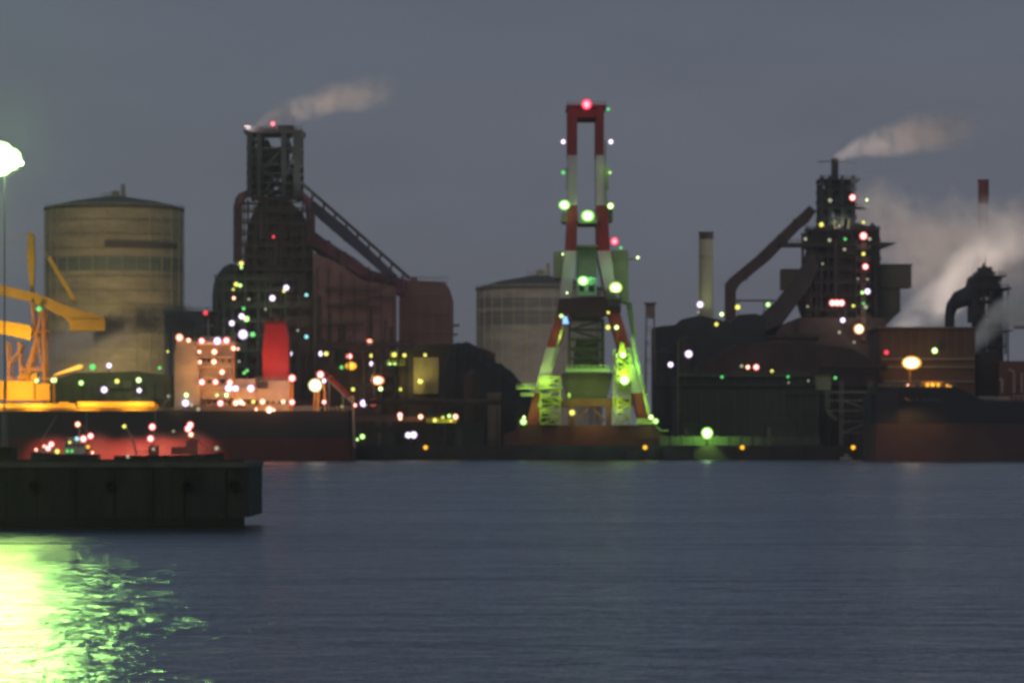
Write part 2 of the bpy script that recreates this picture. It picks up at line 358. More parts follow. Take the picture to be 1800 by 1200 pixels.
# ------------------------------------------------------------------ gas holders
def holder(R, xl, xr, ytop, ydome, bands, label, dark):
    cx = (xl+xr)/2; r = (xr-xl)/2; y = R
    t = thing('gas_holder', R, cx, 780, y, label, 'gas holder', 'gas holders')
    yb = YH+(H-3.5)*F/R+1
    m = MB(R)
    cur = yb; prof = []
    # shell: ring by ring with painted bands as material slots
    rows = [yb]+sorted([q for b in bands for q in (b[0], b[1])]+[ytop], reverse=True)
    for a, b in zip(rows[:-1], rows[1:]):
        isb = any(bb[0] <= b+0.01 and a-0.01 <= bb[1] for bb in bands)
        m.cur = 1 if isb else 0
        m.lathe(cx, y, [(r,a),(r,b)], 48)
    shell = obj('shell', m, [mat('holder '+dark+' paint', (0.47,0.40,0.25) if dark=='warm' else (0.30,0.29,0.25), 0.7, var=0.42, scale=0.06, streak=-3),
                     mat('holder '+dark+' band', (0.17,0.20,0.15) if dark=='warm' else (0.14,0.14,0.13), 0.7, var=0.2, scale=0.06)], t)
    m = MB(R)
    n = int((yb-ytop)/24)
    for i in range(n+1):
        py = ytop+(yb-ytop)*i/n; m.lathe(cx, y, [(r*1.004,py+0.7),(r*1.013,py+0.7),(r*1.013,py),(r*1.004,py)], 48)
    obj('wind_girder', m, mat('girder '+dark, (0.40,0.37,0.24), 0.7), t)
    m = MB(R)
    for j in range(30):
        a = 2*math.pi*(j+0.5)/30; rr = r*1.01*R/F
        p = Vector((X(cx,R)+rr*math.cos(a), y+rr*math.sin(a), Z(yb,R))); q = p.copy(); q.z = Z(ytop,R)
        m.beamw(p, q, 0.25, 0.2)
    obj('buttress', m, mat('buttress '+dark, (0.46,0.42,0.28), 0.7), t)
    m = MB(R)
    m.lathe(cx, y, [(r*1.02,ytop+3),(r*1.02,ytop-1),(r*0.9,ytop-(ytop-ydome)*0.25),(r*0.62,ytop-(ytop-ydome)*0.62),(r*0.3,ytop-(ytop-ydome)*0.88),(r*0.16,ydome)], 48)
    obj('roof', m, mat('holder roof', (0.085,0.08,0.07), 0.8), t)
    m = MB(R)
    for i in range(40):
        a = 2*math.pi*i/40; a2 = 2*math.pi*(i+1)/40; rr = r*1.015*R/F
        for h_ in (0.6, 1.2):
            m.beamw((X(cx,R)+rr*math.cos(a), y+rr*math.sin(a), Z(ytop,R)+h_), (X(cx,R)+rr*math.cos(a2), y+rr*math.sin(a2), Z(ytop,R)+h_), 0.12)
        m.beamw((X(cx,R)+rr*math.cos(a), y+rr*math.sin(a), Z(ytop,R)), (X(cx,R)+rr*math.cos(a), y+rr*math.sin(a), Z(ytop,R)+1.3), 0.12)
    obj('railing', m, mat('rail '+dark, (0.5,0.46,0.3), 0.7), t)
    m = MB(R)
    m.lathe(cx, y, [(r*0.17,ydome+3),(r*0.17,ydome-1)], 20)
    m.lathe(cx+2, y, [(7,ydome),(7,ydome-9),(4,ydome-11)], 12)
    m.box(cx+12, ydome-22, cx+19, ydome+2, y-1, y+1)
    m.rail(cx-22, cx+22, ydome-1, y-r*0.15*R/F, 5, 0.8, 6)
    obj('vent_cupola', m, mat('cupola', (0.42,0.40,0.24), 0.7), t)
    return t
g1 = holder(1526, 80, 322, 368, 346, [(455,480)], 'big beige gas holder with a dark green band, left of the tall furnace', 'warm')
m = MB(1526); yy = 1526
for k in range(14):     # maintenance platform panel on the right front of the shell
    a0 = R_(-92+k*5); a1 = R_(-92+(k+1)*5); rr = 122.6*1526/F; cxw = X(201,1526)
    for (za, zb, dr) in ((430,440,0.15),):
        p = [(cxw+(rr+e_)*math.cos(a), yy+(rr+e_)*math.sin(a), Z(zz,1526)) for a, e_, zz in ((a0,0,zb),(a1,0,zb),(a1,0,za),(a0,0,za),(a0,dr,zb),(a1,dr,zb),(a1,dr,za),(a0,dr,za))]
        m.quadbox(p)
obj('painted_panel', m, mat('panel brown', (0.13,0.10,0.085), 0.8), g1)
lamp_or_fill_light(g1, (X(190,1500), 1440, 12), (1.0,0.80,0.36), 85000, 1.5, spot=110, aim=(0.05,0.9,0.8))  # unseen floodlights added to brighten the holder shell
lamp_or_fill_light(g1, (X(290,1500), 1440, 20), (1.0,0.68,0.38), 20000, 1.5, spot=110, aim=(0.0,0.9,0.9))
g2 = holder(1673, 838, 1058, 508, 485, [(527,543),(549,573)], 'grey gas holder with two dark bands, half hidden behind the red and white crane', 'grey')
lamp_or_fill_light(g2, (X(880,1500), 1560, 10), (1.0,0.80,0.56), 52000, 1.5, spot=120, aim=(0.0,0.9,0.5))  # unseen floodlight added to brighten the grey holder

# ------------------------------------------------------------------ blast furnace, left
def pipes(m, px0, px1, py0, py1, y0, y1, n, rmin=1.0, rmax=3.0, horiz=0.4):
    for _ in range(n):
        y = random.uniform(y0, y1); r = random.uniform(rmin, rmax)
        if random.random() < horiz:
            a = random.uniform(px0, px1); b = a+random.uniform(0.2, 0.7)*(px1-px0); b = min(b, px1); p = random.uniform(py0, py1)
            m.tube([(a,p,y),(b,p+random.uniform(-3,3),y)], r*0.6, 6)
        else:
            a = random.uniform(py0, py1); b = min(py1, a+random.uniform(0.3, 0.9)*(py1-py0)); p = random.uniform(px0, px1)
            m.tube([(p,a,y),(p,b,y)], r, 8)
RF = 1310.0
bf = thing('blast_furnace', RF, 480, 781, 1320, 'tall dark blast furnace tower with a flat top, red beacon and thin smoke', 'blast furnace', 'blast furnaces')
ya, yb = 1302, 1322
m = MB(RF)
for px, wd in ((441,8),(458,8),(501,9),(524,12)):
    for y in (ya, yb): m.beam((px,236,y),(px,350,y), wd, 1.6)
for py in (262,290,306,322,336):
    m.box(436, py, 531, py+3, ya-0.5, yb+0.5)
for y in (ya-0.3, yb+0.3):
    for a, b, c, d in ((441,236,458,262),(458,262,441,290),(501,236,524,290),(524,262,501,322),(458,290,484,322),(501,306,476,345),(466,300,501,262),(470,340,484,310),(497,340,484,310)):
        m.beam((a,b,y),(c,d,y), 3.2)
obj('top_frame', m, steelg, bf)
m = MB(RF)
m.box(432, 232, 534, 237, ya-1.5, yb+1.5); m.rail(432, 534, 232, ya-1.4, 5, 0.9); m.rail(432, 534, 232, yb+1.4, 5, 0.9)
m.box(447, 226, 462, 232, ya+2, yb-4); m.box(490, 223, 517, 232, ya+1, yb-4); m.box(466, 228, 486, 231, ya+3, yb-6)
m.beam((484,232,ya+2),(484,224,ya+2),1.2)
obj('top_platform', m, steel, bf)
m = MB(RF)
m.prism([(462,262),(470,244),(478,262),(500,258),(506,262),(506,300),(497,318),(492,312),(484,308),(474,316),(466,330),(455,330),(455,262)], ya+5, yb-4)
m.tube([(470,262,1312),(470,300,1312),(474,345,1312)],[7,9,6],12)
m.box(447, 262, 462, 345, ya+6, yb-5); m.box(499, 300, 526, 350, ya+4, yb-5)
obj('charging_hopper', m, steel, bf)
m = MB(RF)
m.tube([(455,345,1312),(462,352,1308),(440,340,1306),(426,348,1305),(420,364,1305),(420,462,1305)],[7,7,7,8,8,8],12)
m.tube([(515,345,1308),(530,344,1306),(543,356,1306),(547,378,1306),(547,430,1306)],[7,7,8,8,8],12)
obj('uptake_pipe', m, purple, bf, smooth=True)
m = MB(RF)
m.prism([(458,350),(470,345),(500,345),(530,372),(540,395),(546,430),(552,480),(560,600),(430,600),(428,470),(436,400),(446,372)], ya+6, yb-3)
m.lathe(485, 1312, [(62,700),(58,600),(50,520),(38,470),(34,420),(28,380),(14,352)], 24)
obj('furnace_stack', m, brownd, bf)
m = MB(RF)
for py in (372,392,412,432,452,474,500,526,552,578):
    sp = 0 if py < 460 else (py-460)*0.22
    m.box(414-sp, py, 555+sp*0.6, py+2.4, ya, ya+5)
    m.rail(414-sp, 555+sp*0.6, py, ya, 5, 0.8)
    m.rail(425, 540, py, ya+4.6, 5, 0.8)
for px in (417,432,450,472,495,515,534,551):
    m.beam((px,350 if px<425 or px>540 else 345,ya+1),(px,600,ya+1), 2.6)
pipes(m, 416, 548, 350, 470, ya, ya+5, 46, 1.0, 3.4)
obj('service_deck', m, steel, bf)
m = MB(RF)
m.lathe(408, 1308, [(34,781),(34,520),(32,500),(26,484),(15,470),(4,464)], 20)
m.lathe(445, 1314, [(26,781),(26,505),(22,490),(12,478)], 20)
obj('dust_catcher', m, steelg, bf, smooth=True)
m = MB(RF)
pipes(m, 385, 560, 480, 700, ya-6, ya+2, 60, 1.0, 3.2); 
for py in (492,512,540,566,592,618,646): m.box(378+random.randint(0,20), py, 520+random.randint(0,50), py+2, ya-7, ya-3); m.rail(400, 540, py, ya-7, 5, 0.8)
for px in (384,398,415,436,458,480,506,530,556): m.beam((px,485,ya-6),(px,780,ya-6), 2.2)
obj('pipe_gallery', m, steelg, bf)
m = MB(RF)
m.box(500, 520, 600, 781, ya, yb); m.box(385, 600, 560, 781, ya+2, yb)
obj('cast_house', m, brownd, bf)
for a in ((483,222,3.2,'P'),(484,419,2.0,'p'),(430,467,3.2,'Y'),(430,474,2,'G'),(421,503,3,'Y'),(428,505,2.6,'G'),(417,527,2.6,'O'),(434,545,2.2,'g'),(472,546,1.5,'w'),(484,527,4.2,'W'),(508,509,4.0,'W'),(504,515,2.0,'Y'),(543,521.5,2.3,'C'),(430.5,558.5,4.0,'W'),(439,563,4,'G'),(413.5,570.5,3.8,'W'),(433,590,6.5,'W'),(450,590,3.5,'g'),(543,594,2.6,'C'),(528,583,1.6,'w'),(416,512,1.6,'Y'),(443,529,1.7,'w')):
    y = ya-8 if a[1] > 440 else ya-2
    lamp(bf, RF, a[0], a[1], y, a[2], a[3])
lamp_or_fill_light(bf, (X(428,RF), ya-14, Z(505,RF)), (0.85,1.0,0.35), 800)
lamp_or_fill_light(bf, (X(434,RF), ya-14, Z(590,RF)), (0.95,1.0,0.6), 1800)
lamp_or_fill_light(bf, (X(490,RF), ya-14, Z(535,RF)), (0.95,0.95,0.5), 1500)

# inclined charging conveyor of the left furnace
cv = thing('charging_conveyor', RF, 718, 500, 1312, 'long dark twin-girder conveyor sloping down to the right from the tall furnace', 'conveyor', 'inclined furnace conveyors')
m = MB(RF)
for y in (1308, 1314): m.beam((526,318,y),(720,489,y), 5, 0.8)
m.beam((526,318,1311),(720,489,1311), 3, 5.5)
obj('walkway', m, steelg, cv)
m = MB(RF)
m.prism([(524,346),(543,346),(612,402),(700,486),(678,486),(640,452),(560,384)], 1308, 1315)
obj('belt_gallery', m, steelb, cv)
for i in range(10):
    m = MB(RF); q = i/9; a = (530+q*178, 322+q*160); m.beam((a[0],a[1],1308),(a[0]-4,a[1]+26+ (6 if i<5 else -4),1308),2.2); m.beam((a[0],a[1],1314),(a[0]-4,a[1]+26,1314),2.2); m.beam((a[0],a[1],1308),(a[0],a[1],1314),1.5)
    obj('truss_post', m, steel, cv)

# downcomer duct, stoves and bunkers
dc = thing('gas_duct', RF, 620, 520, 1318, 'thick plum coloured gas duct falling to the right from the tall furnace', 'duct')
m = MB(RF); m.tube([(540,408,1320),(556,426,1320),(590,452,1320),(612,466,1320),(640,488,1320),(690,500,1320),(712,505,1320)],[10,14,17,18,18,16,16],16)
obj('duct_shell', m, purple, dc, smooth=True)
for p in ((575,441),(604,461),(645,488),(680,498)): obj('stiffener_ring', MB(RF).box(p[0]-3, p[1]-20, p[0]+3, p[1]+19, 1316.2, 1324), purple, dc)
obj('duct_hatch', MB(RF).box(596, 442, 606, 450, 1314, 1322), purple, dc)
hb = thing('bin_house', RF, 630, 781, 1300, 'reddish brown bin house with a sloping roofline under the plum duct', 'industrial building')
m = MB(RF); m.prism([(553,446),(566,452),(590,462),(612,476),(640,496),(668,500),(697,506),(697,781),(553,781)], 1299, 1312)
obj('wall', m, brown, hb)
for q in (655, 683): obj('roof_pipe', MB(RF).tube([(q,504,1305),(q,q*0.29+289,1305)],3.5,8), brownd, hb)
m = MB(RF); random.seed(21)
pipes(m, 556, 695, 520, 740, 1295.5, 1298.4, 46, 0.9, 3.0)
for py in (512,540,571,604,640): m.box(556+random.randint(0,30), py, 640+random.randint(0,54), py+2, 1295, 1299); 
for px in (560,580,601,625,648,672,693): m.beam((px,470+ (px-556)*0.26,1298.6),(px,781,1298.6),1.8)
m.rail(560, 690, 512, 1295.2, 5, 0.8); m.rail(575, 680, 571, 1295.2, 5, 0.8)
obj('pipe_rack', m, steel, hb)
m = MB(RF); m.box(600,452,612,478,1301,1309)
obj('roof_vent', m, brownd, hb)
bk = thing('bunker_block', RF, 755, 781, 1345, 'tall dark brown bunker block with a chamfered roof at the foot of the sloping conveyor', 'bunker building')
m = MB(RF)
m.prism([(698,488),(724,488),(780,492),(788,503),(793,520),(793,781),(698,781)], 1330, 1360)
obj('wall', m, brown, bk)
m = MB(RF); m.box(706, 513.5, 790, 515.5, 1329.5, 1329.99); m.rail(700, 785, 488, 1331, 6, 0.8); m.rail(724, 782, 492, 1345, 5, 0.8)
m.box(718, 481, 730, 488, 1334, 1340); m.box(793, 566, 806, 570, 1331, 1336); m.box(793, 583, 803, 586, 1331, 1336)
for px in (712,735,758,780): m.beam((px,520,1329.7),(px,760,1329.7), 1.6)
for py in (545,580,620,660): m.box(700, py, 792, py+1.6, 1329.3, 1329.99)
obj('roof_edge', m, mat('pale edge', (0.2,0.18,0.15), 0.8), bk)
m = MB(RF)
for (a,b) in ((618,606),(628,640)): 
    m.beam((620 if a==618 else 626,545,1322),(b,760,1322), 3.4)
for py in (575,605,640,680): m.beam((616-(py-545)*0.04,py,1322),(629+(py-545)*0.05,py,1322),2)
tag(obj('trestle', m, mat('pale trestle', (0.24,0.18,0.14), 0.8)), 'narrow pale trestle standing in front of the brown stoves', 'trestle')

# processing buildings in front of the stoves
pb = thing('sinter_building', 1120, 740, 782, 1130, 'dark plant building with a tall ochre lit door panel', 'industrial building')
m = MB(1120)
m.box(690, 622, 870, 783, 1120, 1145); m.prism([(690,622),(720,606),(800,604),(850,612),(870,622)], 1120, 1145)
obj('wall', m, brownd, pb)
m = MB(1120); m.box(727, 628, 771, 692, 1119.2, 1119.99); obj('door_panel', m, ochre, pb)
lamp_or_fill_light(pb, (X(735,1120), 1114, Z(668,1120)), (1.0,0.9,0.3), 900)
m = MB(1120)
for py in (640,655,671,700): m.box(775, py, 868, py+1.5, 1119.4, 1119.99)
for px in (700,716,780,800,822,845): m.beam((px,622,1119.6),(px,780,1119.6),1.8)
m.box(752, 608, 792, 610.5, 1119.0, 1119.99); m.rail(690, 870, 622, 1119.9, 5, 0.8)
pipes(m, 780, 868, 620, 760, 1117, 1119, 16, 0.8, 2.2)
obj('cladding_rib', m, steel, pb)
for a in ((765,624,3.2,'Y'),(748,624.5,2.4,'Y'),(712,624,3.4,'Y'),(692,622,5,'Y')):
    pass
m = MB(1120); m.box(687, 618, 702, 628, 1116, 1118); m.rail(680, 712, 640, 1115, 6, 0.9); m.box(680, 640, 712, 642, 1115, 1119)
obj('balcony', m, mat('yellow balcony', (0.5,0.5,0.06), 0.7), pb)
for a in ((748,624.5,2.2,'Y'),(712,625,2.6,'Y'),(686,641,3,'G'),(695,640,1.8,'G'),(694,624,3.2,'Y'),(679.5,605,1.6,'w'),(704,684.5,2.6,'Y'),(740,671,3.2,'Y')):
    lamp(pb, 1120, a[0], a[1], 1114.5, a[2], a[3])
lamp_or_fill_light(pb, (X(694,1120), 1111, Z(632,1120)), (0.95,1.0,0.15), 500)

mb = thing('pump_house', 1090, 650, 782, 1100, 'low dark pump house hung with orange and white lamps behind the ship stern', 'industrial building')
m = MB(1090); m.box(560, 640, 690, 783, 1095, 1110); m.box(600, 618, 668, 640, 1097, 1108); m.box(603, 648, 632, 654, 1094.2, 1094.99)
obj('wall', m, brownd, mb)
m = MB(1090); m.rail(600, 668, 618, 1096.9, 6, 0.9); m.rail(560, 690, 640, 1094.9, 6, 0.9); pipes(m, 565, 688, 600, 760, 1091, 1094, 40, 0.8, 2.4); m.box(648, 655, 690, 657, 1092, 1095)
m.beam((648,600,1093),(648,690,1093),1.8); m.beam((615,590,1093),(612,700,1093),1.8)
obj('pipe_rack', m, steel, mb)
for a in ((649.5,601.5,5.0,'o'),(614,626,4.4,'R'),(600.5,645.5,2.6,'g'),(617,643,5.5,'A'),(653,625,2.6,'Y'),(653.5,639,3.4,'W'),(664,668.5,6.5,'O'),(669,683,3.2,'V'),(620.5,684,2.6,'Y'),(564.5,621.5,3.8,'W'),(573.5,621.5,3.0,'Y'),(624,712,3.0,'R'),(639,708.5,5.0,'W'),(655.5,707.5,5.2,'R'),(509.5,621.5,3.6,'W'),(544,676,1.8,'Y'),(601.5,714,1.4,'Y')):
    lamp(mb, 1090, a[0], a[1], 1090, a[2], a[3], sx=1.4 if a[:2] in ((664,668.5),(617,643)) else 1.0)
lamp_or_fill_light(mb, (X(660,1090), 1086, Z(665,1090)), (1.0,0.75,0.4), 900)
lamp_or_fill_light(mb, (X(617,1090), 1087, Z(640,1090)), (1.0,0.5,0.2), 400)

lamp_or_fill_light(pb, (X(700,1160), 1160, Z(585,1160)), (1.0,0.56,0.48), 110000, 1.0, spot=110, aim=(0.05,1,0.25))  # unseen warm spot added to redden the bin house and furnace
# ------------------------------------------------------------------ coal heap
def heap(name, R, prof, y0, depth, ma, label, cat, base=784):
    m = MB(R); n = 7; cols = []
    for i, (px, py) in enumerate(prof):
        col_ = []
        for j in range(n):
            q = j/(n-1); h = math.sin(math.pi*min(1, q*1.0)/1.0) if 0 < j < n-1 else 0
            hh = (base-py)*(h**0.8)*random.uniform(0.93, 1.0)
            if j == n//2: hh = base-py
            col_.append(len(m.v)); m.v.append((X(px,R)+random.uniform(-0.4,0.4), y0+depth*q, Z(base-hh,R)))
        cols.append(col_)
    for a, b in zip(cols[:-1], cols[1:]):
        for j in range(n-1): m.f.append((a[j], b[j], b[j+1], a[j+1])); m.mi.append(0)
    return tag(obj(name, m, ma), label, cat)
prof = [(760,784),(776,640),(790,603),(800,598),(815,597),(830,601),(845,612),(858,624),(866,630),(880,637),(895,648),(912,664),(925,678),(945,704),(970,735),(1000,768),(1015,784)]
prof2 = []
for (a0, b0), (a1, b1) in zip(prof[:-1], prof[1:]):
    k_ = max(1, int((a1-a0)/5))
    for i in range(k_): q = i/k_; prof2.append((a0+(a1-a0)*q, b0+(b1-b0)*q+random.uniform(-2.2,1.6)))
prof = prof2+[prof[-1]]
heap('coal_heap', 1060, prof, 1062, 46, coal, 'black rounded coal heap left of the red and white crane', 'heap')
m = MB(1050); m.box(857, 693, 880, 783, 1050, 1056); m.box(855, 690, 882, 693, 1049.6, 1056.4)
tag(obj('transfer_tower', m, mat('pale tower', (0.20,0.17,0.14), 0.8)), 'narrow pale brown tower in front of the coal heap', 'tower')

# quay belt with lamps
qb = thing('quay_conveyor', 1010, 750, 783, 1012, 'low brown quay conveyor carrying a row of red and yellow lamps', 'conveyor')
m = MB(1010); m.box(622, 732, 806, 741, 1008, 1013); m.box(620, 728, 700, 734, 1009, 1012)
obj('belt_cover', m, mat('belt cover', (0.16,0.10,0.07), 0.8), qb)
m = MB(1010)
for px in range(628, 806, 22): m.beam((px,741,1009),(px-2,784,1009),1.8); m.beam((px,741,1012),(px+2,784,1012),1.8); m.beam((px,741,1009),(px+20,784,1009),1.0)
m.rail(622, 806, 732, 1008, 5, 0.8)
obj('support_leg', m, steelg, qb)
m = MB(1010); m.box(750, 736, 803, 743, 1006.5, 1007.6); obj('yellow_guard', m, mat('guard yellow', (0.55,0.55,0.05), 0.6), qb)
for a in ((704,729.5,4.0,'R'),(704.5,735,3,'O'),(740,732.5,3.8,'O'),(801,732.5,4.2,'O'),(765,738.5,2.8,'Y'),(790,731,2.6,'G'),(779,733.5,1.8,'Y'),(793,739.5,1.8,'Y')):
    lamp(qb, 1010, a[0], a[1], 1005.5, a[2], a[3])
lamp_or_fill_light(qb, (X(722,1010), 1004, Z(729,1010)), (1.0,0.45,0.2), 220); lamp_or_fill_light(qb, (X(778,1010), 1004, Z(730,1010)), (0.95,1.0,0.15), 220)

def yard_mast(px, py, R, heads, label, hb=784, group=None):
    t = thing('yard_lamp', R, px, hb, R+1, label, 'lamp post', group)
    m = MB(R); m.tube([(px,hb,R+1),(px,py,R+1)],[1.1,0.8],8); obj('pole', m, steel, t)
    for (a, b, r, e, sx) in heads: lamp(t, R, a, b, R, r, e, 'lamp_head', sx)
    return t
yard_mast(722, 764, 1000, ((717.5,764.5,4.2,'W',1),(727,764,4.8,'W',1)), 'twin white floodlight low on the quay under the belt conveyor')
t = yard_mast(637, 767, 996, ((637,767,3.6,'G',1),(628,772,2.0,'G',1)), 'small yellow green lamp post beside the ship stern')
lamp_or_fill_light(t, (X(634,996), 993, Z(766,996)), (0.5,1.0,0.15), 160)

# amber navigation lights on the quay edge
gp = 'amber lights along the quay edge'
for px, lb in ((748,'amber quay edge light below the belt conveyor, left of the crane'),(1134,'amber quay edge light in front of the crane base'),(1305,'amber quay edge light just right of the bright green lamp'),(1500,'amber quay edge light nearest the right ship')):
    t = thing('edge_light', 984, px, 790, 984.6, lb, 'quay light', gp)
    m = MB(984); m.lathe(px, 984.6, [(2.2,794),(1.6,790),(1.2,789)], 10); obj('post', m, steel, t)
    lamp(t, 984, px, 786, 984.4, 3.0, 'A', 'lamp_head')

# ------------------------------------------------------------------ ship at left
RS = 955.0
sh = thing('bulk_ship', RS, 300, 809, 968, 'long black hulled cargo ship with orange lit accommodation and red funnel', 'ship')
def zs(py): return Z(py, RS)
m = MB(RS)
sec = [(X(-900,RS),1),(X(470,RS),1),(X(560,RS),0.97),(X(612,RS),0.86),(X(619,RS),0.78)]
def hullband(m, z0, z1, under0=0, under1=0):
    k = len(m.v); n = len(sec)
    for x, wf in sec:
        yc = 969; hw = 14*wf
        for (yy_, zz) in ((yc-hw, z0), (yc-hw, z1), (yc+hw, z1), (yc+hw, z0)): m.v.append((x, yy_, zz))
    for i in range(n-1):
        for j in range(4):
            a = k+i*4+j; b = k+i*4+(j+1) % 4
            m.f.append((a, a+4, b+4, b)); m.mi.append(m.cur)
    m.f.append((k, k+1, k+2, k+3)); m.mi.append(m.cur); e_ = k+(n-1)*4; m.f.append((e_+3, e_+2, e_+1, e_)); m.mi.append(m.cur)
hullband(m, 5.33, zs(722)); obj('hull', m, hullk, sh)
m = MB(RS); hullband(m, -1.5, 5.31); obj('boot_topping', m, boot, sh)
ym = 958
m = MB(RS)
m.prism([(309,600),(323,592),(345,604),(352,720),(305,720),(305,625)], 957, 979)
obj('bridge_wing', m, beige, sh)
m = MB(RS)
m.box(346, 606, 404, 722, 960, 979); m.box(340, 600, 412, 606, 957, 980); m.box(350, 590, 400, 600, 961, 976)
m.box(404, 665, 446, 722, 960, 979); m.box(446, 668, 506, 722, 961, 978)
for py in (626,644,663,681,699): m.box(343, py, 408, py+1.6, 957.5, 960)
for py in (681,699): m.box(404, py, 450, py+1.6, 957.5, 960)
obj('accommodation', m, white, sh)
m = MB(RS)
for py in (626,644,663,681,699): m.rail(343, 408, py, 957.6, 6, 0.7)
m.rail(340, 412, 600, 957.2, 6, 0.7); m.rail(446, 506, 668, 961.2, 6, 0.7); m.rail(506, 616, 722, 957, 7, 0.7, 14); m.rail(-200, 305, 722, 955.6, 5, 0.7, 40)
m.tube([(360,590,966),(360,560,966)],[1.5,1.0],8); m.beam((350,570,966),(370,570,966),1.2); m.tube([(388,590,966),(388,572,966)],1,8)
obj('railing', m, greyp, sh)
for py in (630,667,704):
    for px in range(351, 400, 12): obj('window', MB(RS).box(px, py, px+4, py+6, 959.9, 959.97), glassd, sh)
for px in range(410, 502, 11): obj('window', MB(RS).box(px, 704, px+5, 709, 959.7, 959.8), glassd, sh)
for px in range(353, 398, 8): obj('window', MB(RS).box(px, 592, px+6, 597, 960.85, 960.97), glassd, sh)
m = MB(RS)
m.tube([(345,690,957.5),(352,716,957.3)],3.0,8); m.beam((340,672,957.5),(362,722,957.2),4)
obj('vent_hood', MB(RS).box(450, 670, 468, 682, 960.2, 961), steel, sh)
obj('gangway', m, steel, sh)
m = MB(RS)
m.prism([(462,568),(498,568),(503,590),(504,660),(458,664),(457,620)], 964, 974)
m.prism([(460,664),(504,660),(504,668),(460,668)], 963.5, 974.5)
fn = obj('funnel', m, funnelm, sh)
m = MB(RS); m.prism([(461,562),(499,562),(499,568),(461,568)], 963.8, 974.2); m.tube([(472,562,969),(472,555,969)],3,8); m.tube([(488,562,969),(488,556,969)],2.4,8)
obj('funnel_cap', m, mat('funnel dark red', (0.28,0.03,0.03), 0.6), fn)
m = MB(RS)
for px, top in ((409,610),(508,662),(513,664)): m.tube([(px,722,958.5),(px,top,958.5)],[2.0,1.3],8)
m.tube([(557,722,959),(560,660,959)],[3.2,2.4],8); m.tube([(571,722,959),(567,655,959)],[2.4,1.8],8); m.beam((553,655,959),(575,655,959),2)
m.tube([(550,722,960),(552,690,960)],2.2,8)
obj('lamp_post', m, orange, sh)
# free-fall lifeboat on its slide at the stern
lbp = obj('lifeboat_slide', MB(RS).beam((566,660,963),(616,706,963),2.5,0.5).beam((566,660,966),(616,706,966),2.5,0.5).beam((600,692,964.5),(600,722,964.5),2.5).beam((575,668,964.5),(575,722,964.5),2.5), greyp, sh)
m = MB(RS); m.tube([(572,660,964.5),(580,666,964.5),(594,680,964.5),(608,693,964.5),(616,701,964.5)],[1.5,4.5,5.6,5,1.5],12); m.prism([(576,656),(584,662),(580,668),(573,662)],963.7,965.3)
obj('lifeboat', m, mat('lifeboat red', (0.55,0.06,0.04), 0.5), lbp, smooth=True)
m = MB(RS)
m.tube([(-200,715,960),(128,715,960)],[7,7],12); m.tube([(133,712,960),(268,712,960),(275,716,960)],[7,7,3],12)
m.box(-200, 717.5, 276, 722, 956.5, 976); m.box(102, 706, 116, 722, 958, 962); m.box(116, 712, 130, 722, 958, 962)
obj('hatch_cover', m, yellow, sh)
m = MB(RS); m.box(320, 712, 448, 722, 956.2, 958.5); m.box(505, 712, 560, 722, 962, 976)
obj('bulwark', m, mat('bulwark grey', (0.14,0.12,0.13), 0.7), sh)
m = MB(RS); m.beam((620,695,956),(622,786,958),3.6); m.beam((614,700,957),(621,695,956),2)
obj('stern_ladder', m, mat('pale ladder', (0.42,0.36,0.26), 0.7), sh)
m = MB(RS); m.beam((152,722,954.8),(152,762,954.8),1.4); m.beam((273,722,954.8),(273,742,954.8),1.2); m.beam((100,730,954.6),(76,775,951),1.2); m.beam((300,695,957),(278,722,956),1.2)
obj('mooring_line', m, greyp, sh)
LS = ((315,593,5.4,'O'),(331,598,3.4,'O'),(354,599,4.6,'R'),(381.6,599,5.2,'W'),(397.6,598.4,5.0,'R'),(350,618,2.8,'O'),(376.4,618,4.4,'O'),(410,612,3.8,'O'),(418,613,2,'O'),
 (351,636,3.0,'O'),(375.6,635.6,4.2,'O'),(390,653.6,4.2,'O'),(354.4,671.4,4.8,'R'),(378.4,671,4.2,'R'),(403.6,672,4.6,'R'),(401.6,681.8,5.2,'W'),(413.6,682.4,4.4,'W'),(440.4,682.4,5.0,'W'),
 (327,694,3.4,'V'),(325.6,708,5.0,'W'),(381,694,2.2,'G'),(397.6,694,3.0,'V'),(387,708.4,4.8,'R'),(414,708,4.4,'O'),(422,706,4.4,'O'),(427,709,3,'O'),(445,705.6,2.6,'Y'),(461,705.6,4.4,'O'),(497.6,705.6,3.4,'O'),(513,706.6,4.4,'R'),
 (513,664.4,5.4,'R'),(563,658,5.4,'R'),(569.4,669,3.0,'W'),(569.4,706.4,3.2,'R'),(336,711.5,2.4,'w'),(348,719,2.4,'w'),(450,719,2.4,'O'),(473,720.5,6,'O'),(480,721,3.5,'O'),(429,655,2.2,'g'),(434,651,2.2,'g'),(420,635,1.6,'w'))
for a in LS: lamp(sh, RS, a[0], a[1], 955.8, a[2], a[3])
E['Z'] = emi('stern floodlight', (0.95, 0.90, 0.45), 7)
lamp(sh, RS, 554, 677, 955.2, 9.0, 'Z', 'floodlight')
for (a, b, c, p) in ((330,650,(1,0.52,0.18),1100),(365,612,(1,0.36,0.09),1500),(390,640,(1,0.36,0.09),1500),(368,680,(1,0.36,0.09),2000),(408,690,(1,0.42,0.12),2400),(440,690,(1,0.42,0.12),2000),(480,700,(1,0.38,0.12),2600),(512,690,(1,0.3,0.12),900),(565,690,(1,0.6,0.25),1500),(600,700,(1,0.4,0.2),900),(481,640,(1,0.5,0.4),1500),(554,674,(1,0.88,0.6),1500),(310,715,(1,0.6,0.2),300)):
    lamp_or_fill_light(sh, (X(a,RS), 952.5 if a != 554 else 957.5, Z(b,RS)), c, p*0.6, 0.5)
